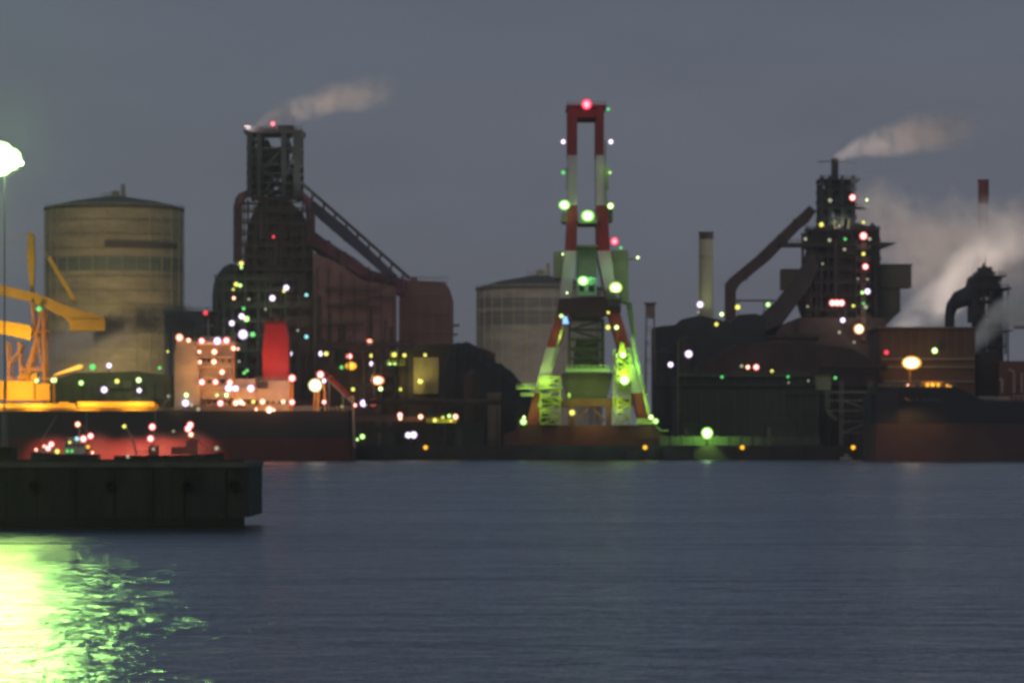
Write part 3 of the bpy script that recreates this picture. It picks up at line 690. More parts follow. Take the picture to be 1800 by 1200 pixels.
for px in (-20, 60, 150, 235): lamp_or_fill_light(sh, (X(px,RS), 955, Z(697,RS)), (1.0,0.55,0.12), 5000, 0.5)

# ------------------------------------------------------------------ tugs alongside the ship
def boat(R, px0, px1, pyd, label, y, bow=1):
    t = thing('work_boat', R, (px0+px1)/2, 809, y, label, 'work boat', 'work boats beside the black ship')
    m = MB(R); L = 12; k = len(m.v)
    for i in range(L+1):
        q = i/L; px = px0+(px1-px0)*q; q_ = q if bow > 0 else 1-q
        hw = 3.2*math.sqrt(max(0.03, 1-max(0, (q_-0.45)/0.55)**2.2)); sheer = pyd-6*max(0, q_-0.5)**1.5*2.2+2.5*max(0, 0.25-q_)
        for yy_, py in ((y-hw*0.75,814),(y-hw,sheer),(y+hw,sheer),(y+hw*0.75,814)): m.v.append(tuple(m.P(px, py, yy_)))
    for i in range(L):
        for j in range(4): a = k+i*4+j; b = k+i*4+(j+1) % 4; m.f.append((a, a+4, b+4, b)); m.mi.append(0)
    m.f.append((k,k+1,k+2,k+3)); m.f.append((k+L*4+3,k+L*4+2,k+L*4+1,k+L*4)); m.mi += [0,0]
    obj('hull', m, hullk, t)
    m = MB(R)
    for i in range(8): q = px0+(px1-px0)*(i+0.5)/8; m.lathe(q, y-3.35, [(2.3,806),(2.3,802)], 8)
    obj('tyre_fender', m, rubber, t)
    return t
RB = 935.0
b1 = boat(RB, 52, 172, 798, 'small work boat with a wheelhouse and mast, left of the two beside the ship', 938, -1)
m = MB(RB); m.box(112, 776, 150, 798, 936, 940); m.box(118, 768, 144, 776, 936.4, 939.6); m.box(70, 788, 100, 798, 936.6, 939.4)
obj('wheelhouse', m, greyp, b1)
for px in range(114, 148, 7): obj('window', MB(RB).box(px, 779, px+4.5, 785, 935.9, 935.98), glassd, b1)
m = MB(RB); m.tube([(137,768,938),(137,741,938)],[1.8,1.2],8); m.beam((129,748,938),(145,748,938),1.4); m.beam((137,742,938),(160,768,938),0.8); m.beam((60,796,938),(84,778,938),1.6); m.beam((60,790,938),(92,783,938),1.2); m.rail(56, 110, 797, 935.2, 6, 0.7)
m.tube([(150,798,938),(156,782,938)],2.4,8)
obj('mast', m, mat('boat buff', (0.5,0.38,0.2), 0.7), b1)
for a in ((137,745.5,4.0,'O'),(147,771,5.2,'R'),(159.5,766,4.6,'R'),(90.7,780.5,4.4,'R'),(85,787.5,4.4,'R'),(78,784,2.6,'o'),(135.5,770.7,2.8,'C'),(101,793,3.2,'Y'),(118.7,792.5,2.2,'g'),(126.7,792.5,2.2,'g'),(123,777,2,'Y'),(64,790,2.6,'o'),(155,785,2.6,'A'),(163,795,2.2,'O')):
    lamp(b1, RB, a[0], a[1], 934.5, a[2], a[3])
b2 = boat(RB, 200, 392, 800, 'longer work boat with three lit masts, right of the two beside the ship', 938, 1)
obj('winch_box', MB(RB).box(260, 783, 276, 800, 936, 940), mat('boat maroon', (0.30,0.10,0.07), 0.7), b2)
m = MB(RB); m.box(300, 785, 326, 798, 936.4, 939.6); m.box(326, 772, 345, 798, 936.4, 939.6)
obj('deck_house', m, mat('boat maroon', (0.30,0.10,0.07), 0.7), b2)
bm_ = mat('boat mast', (0.45,0.34,0.22), 0.7)
obj('mast', MB(RB).tube([(238,799,938),(231,772,938),(218,748,938)],[1.8,1.6,1.3],8), bm_, b2)
obj('mast', MB(RB).tube([(267,783,938),(269,748,938)],[1.6,1.1],8), bm_, b2)
obj('mast', MB(RB).tube([(334,772,938),(335,745,938)],[1.6,1.1],8), bm_, b2)
m = MB(RB); m.tube([(336,766,938),(346,772,938),(354,782,938),(366,788,938),(382,788,938)],[1,1,1,1,1],6); m.box(376, 785, 387, 790, 937, 939); m.rail(232, 262, 797, 935.2, 5, 0.7); m.rail(330, 386, 793, 935.6, 4, 0.7)
obj('stay_and_rail', m, mat('boat mast', (0.45,0.34,0.22), 0.7), b2)
for a in ((268,750,5.0,'R'),(265,770.7,5.0,'R'),(334.7,746.7,5.0,'R'),(330.7,753.3,5.0,'R'),(336,763.5,3.8,'O'),(218.7,749,2.6,'Y'),(381,787.5,2.8,'w'),(305,757.5,1.6,'w'),(225,802,2.4,'w'),(270,789,2,'w')):
    lamp(b2, RB, a[0], a[1], 934.5, a[2], a[3])
for px, py, p in ((75,778,3500),(150,775,4500),(215,780,6000),(265,775,6500),(322,770,3500)):
    lamp_or_fill_light(b2 if px > 200 else b1, (X(px,RB), 947, Z(py+21,RB)), (1.0,0.28,0.18), p*1.7, 0.4, spot=104, aim=(0,1,-0.3))

# ------------------------------------------------------------------ yellow unloader at the far left
yu = thing('ship_unloader', 1000, 20, 782, 1008, 'yellow ship unloader with sloping booms at the left edge behind the ship', 'unloader')
m = MB(1000)
m.prism([(-260,430),(0,500),(60,514),(122,540),(182,556),(178,578),(130,578),(108,556),(52,530),(-260,458)], 1004, 1010)
m.box(120, 560, 182, 580, 1003.5, 1010.5)
obj('upper_boom', m, mat('boom ochre', (0.50,0.34,0.06), 0.6, var=0.3, scale=0.2), yu)
m = MB(1000); m.prism([(-260,505),(0,563),(50,571),(55,576),(53,598),(0,586),(-260,530)], 1001, 1004)
obj('lower_boom', m, mat('boom bright yellow', (0.75,0.48,0.02), 0.55, var=0.15), yu)
m = MB(1000)
m.prism([(44,410),(48,404),(54,410),(56,450),(53,520),(49,520),(42,450)], 1006, 1008)
m.beam((48,406,1007),(-20,432,1007),1.0); m.beam((80,450,1007),(128,530,1007),7,1.0); m.beam((80,450,1007),(50,408,1007),1)
obj('tie_mast', m, mat('mast ochre', (0.55,0.42,0.05), 0.6), yu)
m = MB(1000)
for y in (1003, 1010):
    for a, b, c, d, wd in ((53,530,58,590,4),(70,545,45,670,4),(73,545,75,670,4),(62,590,72,650,2.4),(58,600,35,680,3),(30,600,36,690,3.5),(10,600,14,690,3.5),(14,640,36,605,2.4),(36,650,75,650,3),(50,585,80,580,3),(54,540,72,545,3)): m.beam((a,b,y),(c,d,y),wd)
obj('lattice_tower', m, mat('tower rust orange', (0.42,0.20,0.06), 0.7), yu)
m = MB(1000); m.box(10, 669, 58, 702, 1002, 1010); m.box(58.5, 673, 85, 702, 1003, 1010); m.box(30, 655, 62, 669, 1004, 1008); m.box(-200, 669, 6, 702, 1002, 1010)
for px in (15,60,80): m.beam((px,702,1005),(px,784,1005),5)
obj('machine_house', m, yellow, yu)
m = MB(1000); m.rail(10, 85, 669, 1001.6, 6, 0.8); m.box(8, 702, 88, 704, 1001, 1010.5); m.rail(36, 76, 650, 1002.5, 5, 0.8)
obj('walkway', m, orange, yu)
lamp(yu, 1000, 67, 542.5, 1001.5, 3.6, 'g'); lamp(yu, 1000, 63, 668.5, 1001.5, 3.2, 'G')
lamp_or_fill_light(yu, (X(25,1000), 985, Z(625,1000)), (1.0,0.60,0.12), 17000, 1.0)
lamp_or_fill_light(yu, (X(40,1000), 994, Z(690,1000)), (1.0,0.52,0.10), 5000, 0.6)
m = MB(1000); m.tube([(92,659,1002),(104,655,1002),(120,650,1002),(138,644.5,1002),(144,643,1002)],[0.6,1.8,3.0,4.4,2.4],12)  # tapered chute; its lamplight is put in as an orange glow
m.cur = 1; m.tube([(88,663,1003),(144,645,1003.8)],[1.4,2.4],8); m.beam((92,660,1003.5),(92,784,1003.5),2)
tag(obj('glowing_chute', m, [E['f'], orange], smooth=True), 'glowing orange tapered runner slanting up beside the yellow unloader', 'chute')

# left background sheds
ls = thing('stockyard_shed', 1060, 190, 782, 1075, 'long olive shed with scattered green and white lamps under the gas holder', 'shed')
m = MB(1060); m.box(80, 672, 300, 783, 1062, 1085); m.prism([(80,672),(130,655),(240,652),(300,660),(300,672)], 1062, 1085)
obj('wall', m, olive, ls)
m = MB(1060); m.box(186, 668, 232, 682, 1060.5, 1061.9); m.box(230, 700, 270, 706, 1057, 1061); m.rail(180, 260, 668, 1060.5, 5, 0.8); m.beam((192,640,1060),(192,700,1060),1.4); m.beam((245,660,1060),(245,720,1060),1.4)
for px in range(90, 300, 18): m.beam((px,674,1061.6),(px,782,1061.6),1.2)
obj('cladding_rib', m, olive, ls)
for a in ((164,645,4.4,'g'),(193,642.5,3.8,'W'),(282,646.7,2.4,'g'),(96,668,4.4,'V'),(144,673,3.6,'G'),(207,670,3.2,'Y'),(245,668,3.8,'V'),(184.5,685,4.6,'W'),(246,686,3.4,'W'),(245,705,4.2,'w'),(235,706,4,'w'),(297,696,1.8,'w'),(296,618,1.6,'Y')):
    lamp(ls, 1060, a[0], a[1], 1058, a[2], a[3])
lamp_or_fill_light(ls, (X(200,1060), 1052, Z(655,1060)), (0.75,1.0,0.3), 900); lamp_or_fill_light(ls, (X(245,1060), 1053, Z(695,1060)), (0.9,1.0,0.6), 400); lamp_or_fill_light(ls, (X(97,1060), 1052, Z(660,1060)), (0.85,1.0,0.3), 500)
t = thing('ore_bin', 1200, 325, 782, 1215, 'square dark bin building with a red roof lamp between gas holder and tall furnace', 'bin building')
m = MB(1200); m.box(288, 549, 372, 783, 1203, 1225); m.box(285, 546, 375, 549, 1202.5, 1225.5); obj('wall', m, steelg, t)
m = MB(1200)
for px in range(296, 372, 12): m.beam((px,552,1202.7),(px,782,1202.7),1.4)
m.rail(286, 374, 546, 1202.6, 6, 0.8); m.beam((361,546,1203),(361,541,1203),1)
obj('cladding_rib', m, steel, t); lamp(t, 1200, 361, 549.5, 1201, 3.2, 'p')
# ------------------------------------------------------------------ red and white portal crane
RC = 1000.0
cr = thing('portal_crane', RC, 1036, 784, 1012, 'tall red and white portal crane lit green, standing on the quay', 'crane')
FR, BK = 1002, 1020
posts = { # (top x, bottom x) breakpoints for left and right leg, inner/outer edges by row
 'L': [(187,998,1015),(272,998,1015),(360,999,1015),(440,994,1014),(524,983,1004),(548,980,1002),(610,961,984),(690,938,957),(746,925,946)],
 'Rr': [(187,1048,1062),(272,1048,1062),(360,1049,1068),(440,1050,1073),(524,1066,1086),(548,1070,1090),(610,1088,1109),(690,1112,1132),(746,1126,1147)]}
segmat = [(187,272,'r'),(272,360,'w'),(360,440,'r'),(440,524,'w'),(524,610,'r'),(610,690,'w'),(690,746,'r')]
def edge(side, py):
    p = posts[side]
    for a, b in zip(p[:-1], p[1:]):
        if a[0] <= py <= b[0]:
            q = (py-a[0])/(b[0]-a[0]); return a[1]+(b[1]-a[1])*q, a[2]+(b[2]-a[2])*q
for side in ('L', 'Rr'):
    for y0, y1 in ((FR, FR+2.6), (BK-2.6, BK)):
        m = MB(RC)
        for a, b, c in segmat:
            m.cur = 0 if c == 'r' else 1
            ys = [a]+[p[0] for p in posts[side] if a < p[0] < b]+[b]
            for u, v in zip(ys[:-1], ys[1:]):
                e0, e1 = edge(side, u), edge(side, v); m.prism([(e0[0],u),(e0[1],u),(e1[1],v),(e1[0],v)], y0, y1)
        obj('leg', m, [redc, whitec], cr)
m = MB(RC)
m.box(1015.2, 190, 1047.8, 205, FR+0.2, FR+2.4); m.box(1015.2, 190, 1047.8, 205, BK-2.4, BK-0.2)
m.box(996, 183, 1066, 187, FR-0.5, BK+0.5)
for s_ in (1006, 1055): m.box(s_-6, 190, s_+6, 204, FR+2.7, BK-2.7)
obj('head_beam', m, redc, cr)
m = MB(RC); m.rail(996, 1066, 183, FR-0.4, 5, 0.8); m.box(1017, 385, 1050, 392, FR-2, BK); m.rail(1016, 1050, 385, FR-2, 6, 0.8)
m.box(1014, 430, 1052, 434, FR-1, BK-1)
m.box(988, 372, 1016, 388, FR+3, BK-3); m.box(1050, 366, 1078, 386, FR+3, BK-3)
obj('side_platform', m, greenp, cr); m = MB(RC)
m.box(992, 296, 999, 299, FR-1, FR+1); m.beam((996,298,FR-0.5),(996,332,FR-0.5),1.8); m.box(1064, 296, 1074, 299, FR-1, FR+1)
m.beam((1064.5,250,FR-0.6),(1064.5,352,FR-0.6),2.6); m.box(1064, 300, 1070, 334, FR-1, FR+1); m.beam((1065,352,FR-0.5),(1078,372,FR-0.5),2)
m.beam((986,250,FR),(998,248,FR),1.2); m.beam((1062,247,FR),(1074,250,FR),1.2)
obj('service_platform', m, greenp, cr)
m = MB(RC); m.box(1015, 434.5, 1050, 486, FR+3, BK-4); m.box(974, 440, 990, 487, FR+4, BK-2); m.box(1076, 438, 1106, 500, FR+4, BK-2); m.box(1092, 498, 1106, 530, FR+1, BK-3)
m.box(1106, 452, 1116, 455, FR+4, FR+6); m.prism([(1102,530),(1112,530),(1120,590),(1113,590)], FR+4, FR+8)
obj('machine_house', m, greenp, cr)
m = MB(RC); m.box(1015, 487, 1049, 520, FR-1.5, FR+2.9)
cb = obj('operator_cab', m, mat('cab green white', (0.35,0.6,0.40), 0.5), cr)
m = MB(RC); m.box(1018, 497, 1027, 512, FR-1.6, FR-1.51); m.box(1034, 501, 1045, 512, FR-1.6, FR-1.51)
obj('cab_window', m, glassd, cb)
m = MB(RC); m.prism([(983,524),(990,524),(1068,520),(1090,526),(1092,548),(1072,550),(1055,556),(1010,556),(1000,548),(980,550)], FR-0.6, BK+0.6)
obj('portal_girder', m, mat('girder dark red', (0.07,0.035,0.035), 0.7), cr)
m = MB(RC); m.box(1064, 508, 1072, 524, FR-4, FR-1); m.box(1066, 524, 1094, 526, FR-4.5, FR-0.7); m.rail(1064, 1094, 524, FR-4.4, 9, 1.0, 6); 
for q in range(6): m.beam((1070+q*4.5,526,FR-4),(1070+q*4.5,538,FR-4),1.4)
m.box(1076, 500, 1082, 524, FR-4, FR-2); m.prism([(1078,500),(1084,480),(1090,500)], FR-3.5, FR-1.5)
obj('trolley_platform', m, greenp, cr)
m = MB(RC)
m.box(958, 700, 1112, 714, FR+0.3, FR+2.3); m.box(958, 700, 1112, 714, BK-2.3, BK-0.3)
m.prism([(925,747),(1150,747),(1160,762),(1192,772),(1192,783),(885,783),(885,762),(915,752)], FR-1.2, FR+3)
m.prism([(925,747),(1150,747),(1160,762),(1192,772),(1192,783),(885,783),(885,762),(915,752)], BK-3, BK+1.2)
m.box(1000, 714, 1010, 747, FR+0.3, FR+2); m.box(1065, 714, 1075, 747, FR+0.3, FR+2); m.beam((1012,740,FR),(1034,718,FR),3.5); m.beam((1063,740,FR),(1044,718,FR),3.5)
obj('sill_beam', m, reddk, cr)
for c in (898, 925, 1140, 1172):
    for y0_, y1_ in ((FR-1.6, FR+3.4), (BK-3.4, BK+1.6)):
        m = MB(RC); m.box(c-11, 776, c+11, 784, y0_, y1_)
        for d in (-7, 0, 7): m.tube([(c+d,782.6,y0_-0.15),(c+d,782.6,y1_+0.15)], 2.4, 10)
        obj('bogie', m, mat('bogie brown', (0.12,0.05,0.04), 0.7), cr)
m = MB(RC); m.prism([(990,655),(1078,655),(1074,676),(1068,700),(1000,700),(992,676)], FR+2, BK-3)
m.lattice(1002, 1062, 560, 646, FR+4, BK-5, 5, 2.4)
m.prism([(1014,592),(1050,592),(1056,645),(1008,645)], FR+8, BK-7)
obj('hopper', m, mat('hopper grey plum', (0.05,0.042,0.045), 0.7), cr)
m = MB(RC); m.box(995, 647, 1074, 653, FR-0.5, FR+1.5); m.rail(995, 1074, 647, FR-0.6, 5, 0.9)
m.box(908, 680, 940, 684, FR-3, FR+2); m.box(915, 690, 938, 696, FR-2.5, FR+1); m.rail(908, 940, 680, FR-3, 5, 0.9)
m.box(948, 679, 988, 683, FR-3, FR+2); m.beam((955,676,FR-2.4),(975,667,FR-2.4),2)
m.box(949, 692, 968, 696, FR-2.5, FR+1); m.box(998, 691, 1003, 698, FR-2, FR); 
m.box(954, 723, 974, 727, FR-2, FR+1); m.box(955, 699, 988, 703, FR-1.5, FR+0.2)
m.prism([(950,700),(954,684),(960,684),(956,714),(945,714)], FR-1.5, FR)
obj('side_walkway', m, greenp, cr)
# stair towers
def stair(m, x0, x1, y0, y1, n, ya_, yb_):
    m.lattice(x0, x1, y0, y1, ya_, yb_, n, 1.6)
    for i in range(n):
        a_ = y0+(y1-y0)*i/n; b_ = y0+(y1-y0)*(i+1)/n
        p, q = (x0, x1) if i % 2 else (x1, x0)
        m.beam((p, a_, ya_+0.6), (q, b_, ya_+0.6), 3.2, 0.9); m.box(x0-1, b_-1.4, x1+1, b_, ya_, yb_)
m = MB(RC); stair(m, 1085, 1107, 622, 745, 11, FR-2.8, FR-0.6)
m.prism([(1091,602),(1096,602),(1102,622),(1087,622)], FR-2.6, FR-0.8); m.box(1089, 626, 1103, 690, FR-1.2, FR-0.7)
m.box(1082, 664, 1112, 676, FR-3.8, FR-2.9); m.rail(1080, 1114, 664, FR-3.8, 7, 1.0); m.beam((1080,612,FR-1),(1079,745,FR-1),2.4)
obj('stair_tower', m, mat('stair green yellow', (0.42,0.48,0.10), 0.6), cr)
m = MB(RC); stair(m, 950, 984, 662, 745, 7, FR-2.4, FR-0.4)
obj('stair_tower', m, mat('stair green yellow', (0.42,0.48,0.10), 0.6), cr)
for a, b, c, d in ((1111,590,1117,630),(1117,632,1124,660),(1124,662,1131,688),(1131,690,1142,738),(994,560,978,610),(979,612,969,646)): 
    m = MB(RC); m.beam((a,b,FR-1.4),(c,d,FR-1.4),3.8,1.0); m.beam((a+3,b-5,FR-1.8),(c+3,d-5,FR-1.8),0.8); m.beam((a,b,FR-1.4),(a+3,b-5,FR-1.8),0.8); m.beam((c,d,FR-1.4),(c+3,d-5,FR-1.8),0.8)
    obj('leg_stair', m, mat('stair pale', (0.42,0.52,0.22), 0.6), cr)
m = MB(RC); m.box(1138, 736, 1152, 744, FR-1.5, FR+1); m.beam((1150,744,FR-1),(1162,757,FR-1),2.4); m.beam((1162,756,FR-1),(1176,757,FR-1),1.4); m.box(1118, 735, 1152, 745, FR-2, FR-1.6)
obj('landing', m, mat('stair pale', (0.42,0.52,0.22), 0.6), cr)
lc = cr
for px_ in (985, 1060, 1140): lamp_or_fill_light(cr, (X(px_,RC), 983.5, Z(752,RC)), (0.25,1.0,0.35), 600, 0.4, spot=140, aim=(0,0.0,-1))  # unseen downlights added for the green strip on the water
for a in ((1031,184.5,7.4,'P'),(1069,193,2.2,'g'),(990,250,3.2,'W'),(1073.5,250,3.4,'W'),(990,304,2.6,'g'),(1072,304,1.8,'G'),(1080,424.5,5.6,'P'),(1091,436,2.0,'g'),(1121,453,2.2,'V'),(989,447,1.6,'V'),
          (1073,362.5,4.4,'V'),(1095,624,4.4,'V'),(1068.5,575.5,3.2,'Y'),(1083.5,575.5,3.2,'V'),(986.5,555.5,2.8,'G'),(1005.5,725,3.8,'Y'),(920,741,4.6,'G'),(921,733,2,'V'),(1144,733,3.2,'V'),(1152.5,740,3.6,'G'),(1069,549.5,2,'Y'),(996.5,515,1.6,'V')):
    lamp(cr, RC, a[0], a[1], FR-3.2, a[2], a[3])
for a in ((992,361,6.6,'U'),(1033,380,7.6,'U'),(1025,494,6.4,'U'),(1082,506,7.6,'V'),(1097.5,668,6.8,'U')):
    lamp(cr, RC, a[0], a[1], FR-3.4, a[2], a[3], 'floodlight', 1.15)
m = MB(RC); m.prism([(990,556),(996,556),(1000,569),(989,569)], FR-2, FR-1.6); obj('signal_lamp', m, E['B'], cr)
for (a, b, c, p) in ((1033,376,(0.4,1,0.35),700),(992,372,(0.7,1,0.3),350),(1030,488,(0.25,1,0.40),700),(1084,506,(0.7,1,0.12),800),(1095,470,(0.5,1,0.3),500),(1097,655,(0.60,1,0.1),800),(1092,620,(0.55,1,0.1),600),(960,668,(0.6,1,0.15),650),(925,672,(0.6,1,0.15),300),(1035,628,(0.4,1,0.2),700),(1010,695,(0.6,1,0.12),700),(1060,700,(0.6,1,0.12),700),(940,715,(0.6,1,0.12),400),(1122,640,(0.35,1,0.2),700),(1135,700,(0.6,1,0.2),300),(984,590,(0.7,0.8,0.2),300),(1150,730,(0.5,1,0.1),300),(1035,728,(1,0.7,0.2),350),(1030,770,(1,0.25,0.12),25),(1085,715,(0.7,0.9,0.2),300),(1068,300,(0.5,1,0.15),160),(992,306,(0.4,1,0.2),100),(982,450,(0.6,1,0.25),200)):
    lamp_or_fill_light(cr, (X(a,RC), FR-(3.0 if b < 600 else 5.0), Z(b,RC)), c, p*(0.6 if b < 600 else 1.6), 0.3)
m = MB(1200); m.box(1136, 533, 1152, 558, 1203, 1208); m.box(1133, 531, 1155, 533, 1202, 1209)
for px in (1137, 1151):
    for y in (1203.5, 1207.5): m.beam((px,558,y),(px+(px-1144)*0.5,782,y),1.8)
for py in (575,600,630): m.beam((1136,py,1203.5),(1152,py+18,1203.5),1.1); m.beam((1135,py,1203.5),(1153,py,1203.5),1.1)
tag(obj('water_tower', m, mat('faded rust', (0.34,0.25,0.22), 0.8)), 'faint rust coloured square tank tower just right of the crane legs', 'water tower')

# ------------------------------------------------------------------ middle right yard
wh = thing('long_warehouse', 1060, 1315, 782, 1080, 'long low dark warehouse behind the bright green quay lamp', 'warehouse')
m = MB(1060); m.box(1192, 662, 1440, 784, 1062, 1100); m.prism([(1192,662),(1200,657),(1432,657),(1440,662)], 1061, 1101)
obj('wall', m, shedm, wh)
m = MB(1060); m.box(1190, 659, 1442, 661, 1060.2, 1060.99); m.box(1305, 676, 1400, 677.5, 1061, 1061.99); m.box(1380, 690, 1470, 691.2, 1061, 1061.99)
for px in range(1205, 1440, 29): m.beam((px,662,1061.7),(px,783,1061.7),1.1)
m.box(1190, 768, 1440, 769.5, 1061, 1061.99); m.rail(1200, 1432, 657, 1061.2, 4, 0.6)
obj('gutter', m, mat('pale gutter', (0.14,0.15,0.12), 0.7), wh)
for a in ((1269,662.5,2.0,'g'),(1385,662,1.8,'g'),(1386,672,1.2,'w'),(1420.5,669,1.4,'w')): lamp(wh, 1060, a[0], a[1], 1059.5, a[2], a[3])
t = thing('control_hut', 1045, 1450, 782, 1052, 'small pale green elevated hut beside the scaffold stair on the right quay', 'hut')
m = MB(1045); m.box(1437, 658, 1462, 685, 1047, 1055); obj('wall', m, mat('hut pale green', (0.26,0.28,0.20), 0.8), t)
m = MB(1045); m.beam((1440,685,1049),(1440,784,1049),2.2); m.beam((1459,685,1049),(1459,784,1049),2.2); m.box(1434, 655.5, 1465, 658, 1046, 1056); obj('support_leg', m, steel, t)
lamp(t, 1045, 1470, 663.5, 1048, 2.2, 'g')
st = thing('scaffold_stair', 1000, 1498, 784, 1010, 'pale scaffold stair tower left of the right ship', 'scaffold')
m = MB(1000)
for y in (1004, 1012):
    for px in (1459, 1484, 1535): m.beam((px,668,y),(px,720 if px==1459 else 784,y),1.4)
    for py in (688, 703, 721, 740, 760): m.beam((1462 if py<722 else 1484,py,y),(1534,py,y),1.1)
    m.beam((1459,720,y),(1474,738,y),1.4)
m.beam((1484,760,1004),(1534,740,1004),1.6); m.beam((1534,721,1004),(1484,703,1004),1.6)
obj('frame', m, mat('scaffold grey', (0.26,0.27,0.23), 0.6), st)
for px, R, lb in ((1136,1040,'thin leftmost mast frame right of the crane'),(1192,1040,'thin lamp mast at the left end of the warehouse')):
    m = MB(R); m.beam((px,600,R),(px,784,R),1.6); m.beam((px,657,R),(px+26,657,R),0.9); m.beam((px-3,602,R),(px+3,602,R),1.2); m.beam((px,605,R+1.5),(px,784,R+1.5),1.2)
    for k in range(12): m.beam((px,612+k*14,R),(px,619+k*14,R+1.5),0.8)
    tag(obj('lattice_mast', m, mat('mast dull', (0.2,0.2,0.17), 0.7)), lb, 'mast')
yard_mast(1211, 622, 1050, ((1210.6,622,5.2,'W',1),), 'tall yard lamp with a large white head, left of the dark stock sheds', group='white yard lamps right of the crane')
yard_mast(1179, 640, 1050, ((1178.7,640.6,3.8,'W',1),), 'shorter yard lamp with a small white head near the crane', group='white yard lamps right of the crane')

gl = thing('quay_floodlight', 990, 1243, 783, 990, 'dazzling green white floodlight low on the quay edge', 'floodlight')
m = MB(990); m.tube([(1243,784,990.6),(1243,764,990.6)],[1.6,1.2],8); m.box(1238,782,1248,785,990,991.4); obj('pole', m, steel, gl)
m = MB(990); m.ball(1243, 761, 990, 10.5); m.cur = 1; m.box(1234, 752, 1252, 769, 990.8, 991.6); obj('lamp_head', m, [emi('green quay flood', (0.40,1.0,0.10), 9), steel], gl, smooth=True)
lamp_or_fill_light(gl, (X(1243,990), 983.0, Z(764,990)), (0.5,1.0,0.15), 3000, 0.4, spot=95, aim=(0,0.05,-1))  # added downlight for the bright strip of water below the lamp
lamp_or_fill_light(gl, (X(1243,990), 992.2, Z(760,990)), (0.40,1.0,0.14), 4500, 0.5)

def block(name, R, pts, y0, y1, ma, label, cat, ribs=0, pipesn=0):
    t = thing(name, R, sum(p[0] for p in pts)/len(pts), 782, y0, label, cat)
    m = MB(R); m.prism(pts, y0, y1); obj('wall', m, ma, t)
    xs = [p[0] for p in pts]; ys = [p[1] for p in pts]
    m = MB(R)
    if ribs:
        for px in range(int(min(xs))+4, int(max(xs))-2, ribs): m.beam((px,max(ys),y0-0.4),(px,min(ys)+ (max(ys)-min(ys))*0.45,y0-0.4),1.3)
    if pipesn: pipes(m, min(xs)+3, max(xs)-3, min(ys)+ (max(ys)-min(ys))*0.2, max(ys)-10, y0-3, y0-0.5, pipesn, 0.8, 2.4)
    if m.f: obj('pipework', m, steel, t)
    return t
t = block('screening_house', 1200, [(1150,575),(1165,572),(1188,570),(1200,560),(1232,553),(1262,560),(1285,566),(1300,552),(1330,550),(1345,556),(1360,782),(1150,782)], 1205, 1225, steelg, 'uneven dark screening house under the pale chimney', 'industrial building', 11, 40)
for a in ((1231,535,4.6,'W'),(1297,539.6,3.4,'Y'),(1350.5,535,3.2,'G'),(1269,552,3.0,'V'),(1259.7,569.7,2.6,'Y'),(1228,548,1.6,'w')): lamp(t, 1200, a[0], a[1], 1201, a[2], a[3])
m = MB(1200); m.tube([(1292,527,1206),(1365,527,1206)],1.6,8); m.beam((1300,527,1206),(1300,552,1206),1.4); m.beam((1345,527,1206),(1345,556,1206),1.4); obj('overhead_pipe', m, brown, t)
t = block('stock_shed', 1110, [(1228,640),(1300,604),(1420,600),(1500,612),(1545,640),(1545,784),(1228,784)], 1115, 1140, brownd, 'wide brown black stock shed in front of the right furnace', 'shed', 14, 40)
for a in ((1315,645,3.2,'O'),(1329.7,645,4.4,'R'),(1304,643,2.2,'w'),(1357.4,652,2.2,'Y'),(1502,601,1.6,'w')): lamp(t, 1110, a[0], a[1], 1111, a[2], a[3])

# chimneys
def chimney(R, px, r0, r1, top, bandm, bodym, band, label):
    t = thing('chimney', R, px, 782, R+3, label, 'chimney')
    m = MB(R); m.lathe(px, R+3, [(r1,782),(r0,band)], 20); obj('shaft', m, bodym, t, smooth=True)
    m = MB(R); m.lathe(px, R+3, [(r0*1.02,band-0.1),(r0*1.02,top+2),(r0*1.08,top+2),(r0*1.08,top),(r0*0.7,top)], 20); obj('top_band', m, bandm, t)
    m = MB(R); m.lathe(px, R+3, [(r0*1.05,band+30),(r0*1.25,band+30),(r0*1.25,band+29),(r0*1.05,band+29)], 20); m.tube([(px-r1*1.05,780,R),(px-r0*1.05,top+6,R)],0.6,6); obj('ladder_ring', m, bodym, t)
    return t
t = chimney(1400, 1242, 12.6, 14.5, 407, mat('soot band', (0.07,0.05,0.045), 0.85), mat('pale olive concrete', (0.40,0.41,0.28), 0.8, var=0.2, scale=0.1, streak=0.8), 420, 'short pale olive chimney with a sooty top')
lamp_or_fill_light(t, (X(1240,1400), 1388, 50), (0.85,1.0,0.4), 2500, 1, spot=100, aim=(0,0.8,0.9))
chimney(1700, 1730, 9.6, 12, 315, redc, whitec, 358, 'far tall chimney with a red top band standing in the steam')

# ------------------------------------------------------------------ blast furnace, right
fr = thing('blast_furnace', RF, 1480, 781, 1320, 'smaller dark blast furnace with a stub stack and column of white lamps', 'blast furnace', 'blast furnaces')
m = MB(RF)
m.tube([(1468,316,1312),(1468.5,278,1312)],[6.2,6.2],12)
m.beam((1438,284,1312),(1462,283,1312),1.5); m.beam((1475,284,1312),(1506,286,1312),1.5)
obj('bleeder_stack', m, steel, fr)
m = MB(RF)
for px, wd in ((1442,5),(1456,5),(1478,4),(1497,7)):
    for y in (ya+2, yb-2): m.beam((px,312,y),(px,400,y), wd, 1.2)
for py in (316,334,352,366,384): m.box(1438, py, 1503 if py>320 else 1510, py+2.6, ya+1, yb-1); m.rail(1438, 1503, py, ya+1, 5, 0.8)
m.box(1470, 366, 1521, 369, ya, ya+6); m.rail(1500, 1520, 366, ya, 5, 0.8)
